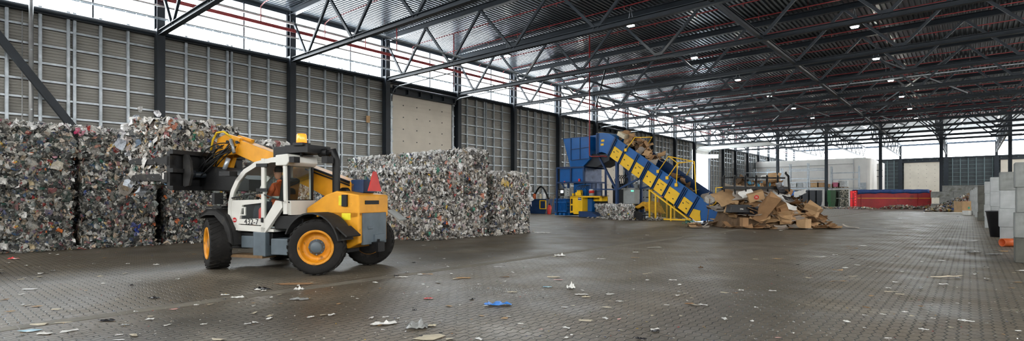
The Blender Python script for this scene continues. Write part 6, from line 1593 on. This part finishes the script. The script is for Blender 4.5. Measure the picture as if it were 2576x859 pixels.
for i, px in enumerate((2004, 2022, 2040, 2058)):
    bin_stack(px, M['bind'], 9, 'nested dark grey bin, %s one in the ' + names[i], 'nested dark bins')
bin_stack(1990, M['bind'], 9, 'nested dark grey bin, %s one in the stack beside the wire trolley', 'nested dark bins', 98)
bin_stack(2092, M['bing'], 9, 'nested green bin, %s one in the green stack', 'nested green bins', 96)
for i in range(2):
    o = root('bundled_bale', W(2117, 96, i * 1.55), YAW, 'dark green mottled bundle right of the green bins, %s one' % ['lower', 'upper'][i], 'bundle', 'mottled bundles')
    rng = np.random.default_rng(90 + i); V_, F_ = bumpy_box(rng, 1.7, 1.5, 1.5, .2, .05, .12)
    n = 120; P_ = np.stack([rng.uniform(-.75, .75, n), np.full(n, -.78), rng.uniform(.1, 1.4, n)], 1); v, f, cc = scraps(rng, P_, np.tile(np.array((0, -1., 0)), (n, 1)), np.tile(np.array((0, 0, 1.)), (n, 1)), rng.uniform(.05, .14, n), lin([(206, 200, 180), (180, 176, 150), (90, 96, 84)]), .2, 0, 6, .2)
    me = mesh_np('bundle_body', [(V_, F_, np.tile(srgb(62, 68, 60)[:3], (len(F_), 1)), 0, False), (v, f, cc, 0, False)], [PAPER]); q = bpy.data.objects.new('bundle_body', me); COL.objects.link(q); q.parent = o
# ---- storage rack above the bins
RK = root('storage_rack', (-24, 113.4, 0), 0, 'galvanised storage rack standing before the white box room', 'rack')
for i, x in enumerate((-2.5, 0.6, 3.7)):
    for y in (0, 1.2):
        part('upright', MB().box((x - .07, y - .07, 0), (x + .07, y + .07, 8.2 if i < 2 else 7.2)), M['galv'], RK)
    part('side_brace', MB().bar((x, 0, .5), (x, 1.2, 2.5), .05, .05).bar((x, 1.2, 2.5), (x, 0, 4.5), .05, .05).bar((x, 0, 4.5), (x, 1.2, 6.4), .05, .05), M['galv'], RK)
for z in (3.4, 4.5, 5.2, 6.7, 7.0): part('beam', MB().box((-2.5, -.06, z), (3.7, .06, z + .14)), M['galv'], RK)
part('deck', MB().box((-3.0, -.3, 3.28), (4.2, 1.4, 3.42)), M['cgrey'], RK)
RK2 = root('storage_rack', (-18.3, 113.4, 0), 0, 'second galvanised rack right of the free-standing column', 'rack')
for x in (-1.2, 3.1):
    for y in (0, 1.2): part('upright', MB().box((x - .07, y - .07, 0), (x + .07, y + .07, 7.4)), M['galv'], RK2)
part('deck', MB().box((-1.45, -.3, 3.28), (3.4, 1.4, 3.42)), M['cgrey'], RK2)
for z in (4.9, 6.1): part('beam', MB().box((-1.2, -.06, z), (3.1, .06, z + .16)), M['galv'], RK2)
RK3 = root('storage_rack', (-31.5, 113.4, 0), 0, 'galvanised rack in the far left corner behind the grapple', 'rack')
for x in (-4, -1.5, 1, 3.5):
    for y in (0, 1.2): part('upright', MB().box((x - .08, y - .08, 0), (x + .08, y + .08, 7.4)), M['galv'], RK3)
for z in (3.4, 5.4, 6.6): part('beam', MB().box((-4, -.07, z), (3.5, .07, z + .18)), M['galv'], RK3)
def goods(px, w, h, m, label, kind='box', z0=3.44, t=97):
    loc = W(px, 95.5); o = root('wrapped_pallet' if kind != 'box' else 'stacked_cartons', (loc.x, 114.0, z0), 0, label, 'pallet load')
    k = 114.0 / loc.y; o.location.x = loc.x * k
    part('pallet', MB().box((-w / 2, -.5, 0), (w / 2, .5, .05)).box((-w / 2, -.5, .05), (-w / 2 + .12, .5, .15)).box((w / 2 - .12, -.5, .05), (w / 2, .5, .15)).box((-.06, -.5, .05), (.06, .5, .15)).box((-w / 2, -.5, .13), (w / 2, .5, .17)), M['brown'], o)
    part('load', MB().box((-w / 2 + .03, -.47, .17), (w / 2 - .03, .47, h)), m, o, None, .05)
goods(1996, 1.6, .95, M['wrap'], 'low wrapped grey load at the left of the rack shelf', 'w'); goods(2012, 1.2, 1.0, M['cgrey'], 'dark grey wrapped load second on the rack shelf', 'w')
goods(2031, 1.5, 1.2, M['wrap'], 'shiny clear wrapped load on the rack shelf', 'w'); goods(2050, 1.5, 1.45, M['card2'], 'tan carton load on the rack shelf')
goods(2066, 1.3, 1.4, M['card'], 'brown wrapped carton load beside the column')
goods(2090, 1.1, .75, M['card'], 'low brown carton load right of the column'); goods(2104, 1.3, 1.0, M['pink_wrap'], 'mauve wrapped load on the rack shelf', 'w'); goods(2121, 1.6, 1.3, M['wrap'], 'grey striped wrapped load at the right of the rack shelf', 'w')
# ================================================================== FLOOR LITTER
rl = random.Random(33)
def flake(size, asp, rg, curl=.08, n=9, th=.0):
    vs = [(0, 0, .012 + curl * size * .4)]
    for k in range(n):
        a = 2 * PI * (k + rg.uniform(-.3, .3)) / n; r = size * rg.uniform(.65, 1.2); vs.append((r * math.cos(a), r * math.sin(a) * asp, .006 + abs(rg.gauss(0, curl * size))))
    return MB().add(vs, [(0, 1 + k, 1 + (k + 1) % n) for k in range(n)])
def crumple(size, rg, asp=.5, h=.5, n=9, m=5):
    """crumpled rag: a grid folded up"""
    vs = []; fs = []
    for i in range(n + 1):
        for j in range(m + 1):
            u = i / n - .5; v = j / m - .5; e = 1 - 1.1 * (abs(u) ** 3 + abs(v) ** 3)
            vs.append((size * 2 * u * e + rg.uniform(-.05, .05) * size, size * 2 * v * asp * e + rg.uniform(-.05, .05) * size, .008 + size * h * abs(rg.gauss(0, .35)) * (1 - 2 * max(abs(u), abs(v)) * .75)))
    for i in range(n):
        for j in range(m): a = i * (m + 1) + j; fs.append((a, a + m + 1, a + m + 2, a + 1))
    return MB().add(vs, fs)
def litter(px, py, wpx, m, label, cat='paper', name='paper_scrap', kind='f', asp=None, h=.4, rz=0, curl=.06):
    p = G(px, py); t = HC * F / (py - HZ); s = wpx * t / F / 2
    asp = asp if asp else .6
    mb = flake(s, asp, rl, curl) if kind == 'f' else crumple(s, rl, asp, h)
    o = mb.build(name, M[m]); o.location = (p.x, p.y, .001); o.rotation_euler = (0, 0, YAW + rz); return tag(o, label, cat)
litter(1253, 769, 84, 'bluef', 'bright blue folded film sheet lying in the middle foreground', 'plastic film', 'blue_film_sheet', 'c', .30, .55)
litter(1222, 772, 18, 'white', 'white tip of paper under the blue folded film', 'paper', 'paper_scrap', 'f', .5)
litter(966, 817, 76, 'white', 'large crumpled white paper bag lying in the foreground', 'bag', 'paper_bag', 'c', .38, .4, .35)
litter(1049, 826, 62, 'grey', 'torn crumpled grey white film bundle right of the white paper bag', 'plastic film', 'film_scrap', 'c', .75, 1.3)
litter(1085, 822, 30, 'cream', 'small torn pale rag beside the grey film bundle', 'plastic film', 'film_scrap', 'c', .5, .6)
o = litter(1081, 850, 92, 'cream', 'flat tan cardboard piece with two dark holes at the bottom edge', 'cardboard', 'cardboard_sheet', 'f', .62, .4, .3, .01)
pp_ = part('hole_mark', MB().tube([(.0, .0, .03), (.0, .0, .034)], .022, 12), M['black'], o); pp_.location = (.13, .05, .0)
pp_ = part('hole_mark', MB().tube([(.0, .0, .03), (.0, .0, .034)], .022, 12), M['black'], o); pp_.location = (-.1, -.02, .0)
litter(1078, 753, 27, 'redw', 'red and white printed wrapper in the left middle foreground', 'wrapper', 'wrapper', 'c', .65, .3)
litter(1436, 727, 26, 'white', 'white crumpled ball of film standing on the paving', 'plastic film', 'film_ball', 'c', .8, 2.0)
litter(1392, 699, 44, 'cream', 'beige card sheet right of centre in the foreground', 'card', 'card_sheet', 'f', .5)
litter(1404, 706, 30, 'pink', 'pink paper sheet under the beige card', 'paper', 'paper_sheet', 'f', .4)
litter(1377, 724, 26, 'lblue', 'pale blue white paper left of the white film ball', 'paper', 'paper_scrap', 'c', .5, .3)
litter(1165, 701, 44, 'card2', 'tan torn cardboard with a folded corner in mid foreground', 'cardboard', 'cardboard_scrap', 'c', .45, .25)
litter(1148, 704, 30, 'cream', 'pale tan card tucked by the torn cardboard', 'cardboard', 'cardboard_scrap', 'f', .4)
litter(1269, 699, 32, 'brown', 'thin dark edged board scrap in mid foreground', 'board', 'board_scrap', 'f', .35)
litter(1254, 673, 26, 'white', 'white paper strip farther back in mid foreground', 'paper', 'paper_scrap', 'f', .4)
litter(1074, 692, 40, 'card2', 'long tan strip on the kerb line right of the loader', 'cardboard', 'cardboard_scrap', 'f', .22)
litter(1010, 699, 38, 'white', 'white film strip by the black scrap near the loader', 'plastic film', 'film_scrap', 'c', .35, .2)
litter(996, 696, 16, 'blackf', 'black scrap by the white film strip', 'plastic film', 'film_scrap', 'c', .6, .7)
litter(742, 716, 96, 'card', 'long flat brown cardboard piece before the loader rear wheel', 'cardboard', 'cardboard_sheet', 'f', .36, .3, .08, .015)
litter(752, 730, 30, 'white', 'white crumpled paper near the brown cardboard before the loader', 'paper', 'paper_scrap', 'c', .6, .8)
litter(660, 729, 46, 'blackf', 'black film rag before the loader', 'plastic film', 'film_scrap', 'c', .4, .5)
litter(648, 731, 20, 'white', 'white scrap on the black film rag', 'paper', 'paper_scrap', 'c', .5, .5)
litter(752, 755, 56, 'grey', 'grey translucent film with dark streaks on the paving', 'plastic film', 'film_scrap', 'c', .45, .35)
litter(597, 751, 38, 'white', 'white folded paper on the kerb line', 'paper', 'paper_scrap', 'c', .4, .5)
litter(566, 744, 26, 'white', 'small white film on the kerb line', 'plastic film', 'film_scrap', 'c', .4, .4)
litter(437, 780, 24, 'pink', 'pink triangular paper on the kerb line', 'paper', 'paper_scrap', 'f', .7)
litter(74, 729, 42, 'white', 'white rectangular sheet at far left', 'paper', 'paper_sheet', 'f', .55, .3, 0, .01)
litter(269, 809, 46, 'blackf', 'black and white crumpled film in the left foreground', 'plastic film', 'film_scrap', 'c', .4, .5)
litter(98, 818, 50, 'cream', 'cream card lying on the kerb strip at left', 'card', 'card_sheet', 'f', .5)
litter(76, 834, 52, 'lblue', 'pale blue printed sheet at the lower left', 'paper', 'paper_sheet', 'f', .6, .3, .1, .03)
litter(112, 842, 42, 'white', 'clear white film right of the pale blue sheet', 'plastic film', 'film_scrap', 'c', .45, .35)
litter(160, 814, 44, 'cream', 'long yellowish strip across the kerb strip', 'paper', 'paper_strip', 'f', .15, .3, .2)
litter(386, 752, 30, 'blackf', 'dark rag left of the kerb line middle', 'plastic film', 'film_scrap', 'c', .5, .5)
litter(252, 697, 16, 'cream', 'small beige twist near the left bales', 'paper', 'paper_scrap', 'c', .5, .6)
litter(35, 653, 30, 'redw', 'red green and white printed bottle wrap at the foot of the leftmost stack', 'wrapper', 'wrapper', 'c', .5, .6)
litter(300, 858, 30, 'white', 'white sheet cut by the bottom edge at left', 'paper', 'paper_sheet', 'f', .5)
litter(552, 857, 50, 'cream', 'pale torn board cut by the bottom edge', 'board', 'board_scrap', 'f', .4)
litter(393, 668, 18, 'white', 'small white paper left of the front wheel', 'paper', 'paper_scrap', 'c', .5, .8)
litter(1524, 776, 40, 'cream', 'cream card right of the middle foreground', 'card', 'card_sheet', 'f', .35)
litter(1463, 743, 40, 'white', 'cluster of torn white paper right of the blue film', 'paper', 'paper_scrap', 'c', .45, .3)
litter(1474, 749, 26, 'cream', 'torn cream paper beside the white paper cluster', 'paper', 'paper_scrap', 'c', .5, .3)
litter(1533, 742, 26, 'white', 'upper white envelope at right of the foreground', 'paper', 'envelope', 'f', .5)
litter(1557, 760, 24, 'white', 'lower white envelope at right of the foreground', 'paper', 'envelope', 'f', .5)
litter(1421, 775, 22, 'white', 'slanted white card strip right of the blue film', 'card', 'card_sheet', 'f', .45, .3, -.3)
litter(1442, 771, 14, 'cream', 'small tan oval scrap beside the slanted card strip', 'card', 'card_scrap', 'f', .6)
litter(1310, 817, 18, 'white', 'white scrap below the blue film, upper one', 'paper', 'paper_scrap', 'c', .5, .4)
litter(1316, 825, 18, 'grey', 'grey white scrap below the blue film, lower one', 'paper', 'paper_scrap', 'c', .5, .4)
litter(1361, 831, 12, 'pink', 'small pink red scrap below right of the blue film', 'paper', 'paper_scrap', 'f', .4)
litter(1288, 737, 30, 'cream', 'pale curled scrap in the patch of broken glass', 'paper', 'paper_scrap', 'c', .35, .3)
litter(2108, 710, 46, 'card2', 'long tan card strip in the right foreground', 'card', 'card_strip', 'f', .2)
litter(2144, 697, 30, 'cream', 'oval cream card in the right foreground', 'card', 'card_scrap', 'f', .5)
litter(2108, 682, 32, 'card2', 'thin tan strip behind the oval cream card', 'card', 'card_strip', 'f', .15)
litter(1734, 766, 28, 'card', 'brown torn card at right middle foreground', 'card', 'card_scrap', 'c', .4, .3)
litter(1741, 752, 14, 'cream', 'small beige scrap above the brown torn card', 'card', 'card_scrap', 'f', .5)
litter(1763, 676, 14, 'card3', 'small dark brown block like scrap far right of centre', 'card', 'card_scrap', 'c', .8, 1.6)
litter(2384, 699, 78, 'cream', 'very long thin pale stick on the right floor', 'stick', 'thin_stick', 'f', .05)
litter(2240, 736, 40, 'cream', 'pale flat strip on the right floor', 'card', 'card_strip', 'f', .2)
litter(2500, 641, 44, 'grey', 'clear film sheet before the orange pipe', 'plastic film', 'film_scrap', 'c', .4, .3)
litter(2450, 636, 44, 'grey', 'crumpled grey film left of the clear film sheet', 'plastic film', 'film_scrap', 'c', .3, .5)
litter(2522, 634, 44, 'card2', 'tan card pieces beside the clear film sheet', 'card', 'card_scrap', 'f', .3)
litter(2440, 608, 50, 'white', 'white paper strip before the basket', 'paper', 'paper_strip', 'f', .25)
litter(2560, 712, 30, 'card2', 'tan card under the nearest block wall at the right edge', 'card', 'card_scrap', 'f', .4)
litter(2568, 683, 26, 'white', 'white card at the right edge of the photo', 'card', 'card_scrap', 'f', .4)
litter(1958, 653, 30, 'card2', 'curved tan card strip on the far middle floor', 'card', 'card_strip', 'f', .25)
litter(2066, 648, 26, 'white', 'white green scrap on the far middle floor', 'paper', 'paper_scrap', 'f', .3)
litter(2170, 620, 24, 'white', 'white film at mid right floor', 'plastic film', 'film_scrap', 'c', .5, .3)
litter(2144, 627, 36, 'card2', 'long yellowish strip at mid right floor', 'card', 'card_strip', 'f', .15)
litter(1956, 620, 18, 'white', 'white scrap before the cardboard heap', 'paper', 'paper_scrap', 'f', .5)
litter(2360, 611, 14, 'pink', 'bright pink scrap on the far right floor', 'paper', 'paper_scrap', 'f', .4)
litter(1408, 645, 34, 'white', 'white and teal crumpled wrapper pile at centre', 'wrapper', 'wrapper', 'c', .5, .6)
litter(1512, 653, 26, 'white', 'white scrap at centre right of the wrapper pile', 'paper', 'paper_scrap', 'c', .4, .4)
litter(1645, 625, 50, 'white', 'white long paper before the pressed bales', 'paper', 'paper_strip', 'f', .18)
litter(1600, 636, 20, 'white', 'white scrap left below the long paper', 'paper', 'paper_scrap', 'c', .4, .3)
litter(1598, 650, 32, 'card2', 'flat tan strip below the long paper', 'card', 'card_strip', 'f', .2)
litter(1366, 587, 50, 'white', 'white film strewn right of the bale pile', 'plastic film', 'film_scrap', 'c', .25, .2)
# countless-looking small scraps: individual pieces sharing a few shapes
small = []
for i, (m, kd) in enumerate((('white', 'f'), ('white', 'c'), ('cream', 'f'), ('card2', 'f'), ('grey', 'c'), ('blackf', 'c'), ('pink', 'f'), ('card', 'f'))):
    o = (flake(.055, .6, rl, .1) if kd == 'f' else crumple(.055, rl, .6, .6)).build('paper_scrap', M[m]); COL.objects.unlink(o)
    nm = {'white': 'small white paper scrap', 'cream': 'small cream paper scrap', 'card2': 'small tan card scrap', 'grey': 'small grey film scrap', 'blackf': 'small black film scrap', 'pink': 'small pink paper scrap', 'card': 'small brown card scrap'}[m]
    small.append((o, nm + ' lying loose on the brick paving', {'white': 'loose white scraps', 'cream': 'loose cream scraps', 'card2': 'loose tan scraps', 'grey': 'loose grey scraps', 'blackf': 'loose black scraps', 'pink': 'loose pink scraps', 'card': 'loose brown scraps'}[m]))
cnt = 0
while cnt < 270:
    px = rl.uniform(0, 2576); py = 530 + 328 * rl.random() ** 1.25; p = G(px, py)
    if p.x < -19.6 or (p.x < -14.6 and 12 < p.y < 19.5) or (-14 < p.x < -9.4 and 4.2 < p.y < 8) or p.y > 88 or (p.x > .3 and p.y > 17): continue
    if (Vector((p.x, p.y, 0)) - HC_).length < 4 or (p.x < -11.5 and 30 < p.y < 47): continue
    s, lb, gp = rl.choices(small, (10, 6, 6, 5, 3, 2, 1, 2))[0]; o = s.copy(); COL.objects.link(o)
    k = rl.uniform(.35, 1.05) * (1 + p.length / 40); o.scale = (k * rl.uniform(.8, 1.6), k, k); o.location = (p.x, p.y, .001); o.rotation_euler = (0, 0, rl.uniform(0, 6.3)); tag(o, lb, 'litter', gp); cnt += 1
# crumbs of glass and paper
rng = np.random.default_rng(5); n = 1500
c0 = G(1270, 733); P_ = np.stack([c0.x + rng.normal(0, .42, n), c0.y + rng.normal(0, .22, n), np.full(n, .006)], 1)
v, f, cc = scraps(rng, P_, np.tile(np.array((0, 0, 1.)), (n, 1)), np.tile(np.array((1., 0, 0)), (n, 1)), rng.uniform(.003, .009, n), lin([(200, 206, 204), (170, 176, 174), (226, 230, 228)]), .3, 0, 4, .3); v[:, 2] = np.abs(v[:, 2])
me = mesh_np('glass_crumbs', [(v, f, cc, 0, False)], [PAPER]); o = bpy.data.objects.new('glass_crumbs', me); COL.objects.link(o); tag(o, 'patch of tiny pale glass crumbs on the paving', 'glass crumbs', None, 'stuff')
n = 5200; px = rng.uniform(-50, 2620, n); py = 540 + 330 * rng.random(n) ** 1.4; s_ = (px - CX) / F; t_ = HC * F / (py - HZ)
P_ = np.stack([(-SA + CA * s_) * t_, (CA + SA * s_) * t_, np.full(n, .004)], 1); ok = (P_[:, 0] > -19.5) & (P_[:, 1] < 80); P_ = P_[ok]; n = len(P_)
v, f, cc = scraps(rng, P_, np.tile(np.array((0, 0, 1.)), (n, 1)), np.tile(np.array((1., 0, 0)), (n, 1)), rng.uniform(.004, .016, n) * (1 + np.linalg.norm(P_, axis=1) / 30), PAPL, .2, 0, 4, .2); v[:, 2] = np.abs(v[:, 2])
me = mesh_np('floor_crumbs', [(v, f, cc, 0, False)], [PAPER]); o = bpy.data.objects.new('floor_crumbs', me); COL.objects.link(o); tag(o, 'tiny crumbs of paper and grit strewn over the whole floor', 'litter', None, 'stuff')
# ================================================================== LIGHT, CAMERA
wd = bpy.data.worlds.new('overcast_daylight'); sc.world = wd; wd.use_nodes = True
bg = wd.node_tree.nodes['Background']; bg.inputs[0].default_value = (.8, .9, 1, 1); bg.inputs[1].default_value = 14.0
cam = bpy.data.cameras.new('camera'); co = bpy.data.objects.new('camera', cam); COL.objects.link(co)
cam.sensor_width = 36; cam.lens = 36 * F / 2576; cam.shift_y = (HZ - 429.5) / 2576; cam.clip_end = 500; cam.clip_start = .05
co.location = (0, 0, HC); co.rotation_euler = (PI / 2, 0, YAW)
sc.camera = co
sc.view_settings.view_transform = 'Standard'; sc.view_settings.look = 'None'; sc.view_settings.gamma = 1
sc.view_settings.use_curve_mapping = False; sc.view_settings.exposure = 1.5
cy = sc.cycles; cy.use_denoising = True; cy.max_bounces = 7; cy.diffuse_bounces = 4; cy.glossy_bounces = 3; cy.transparent_max_bounces = 8
cy.sample_clamp_indirect = 6; cy.caustics_reflective = False; cy.caustics_refractive = False
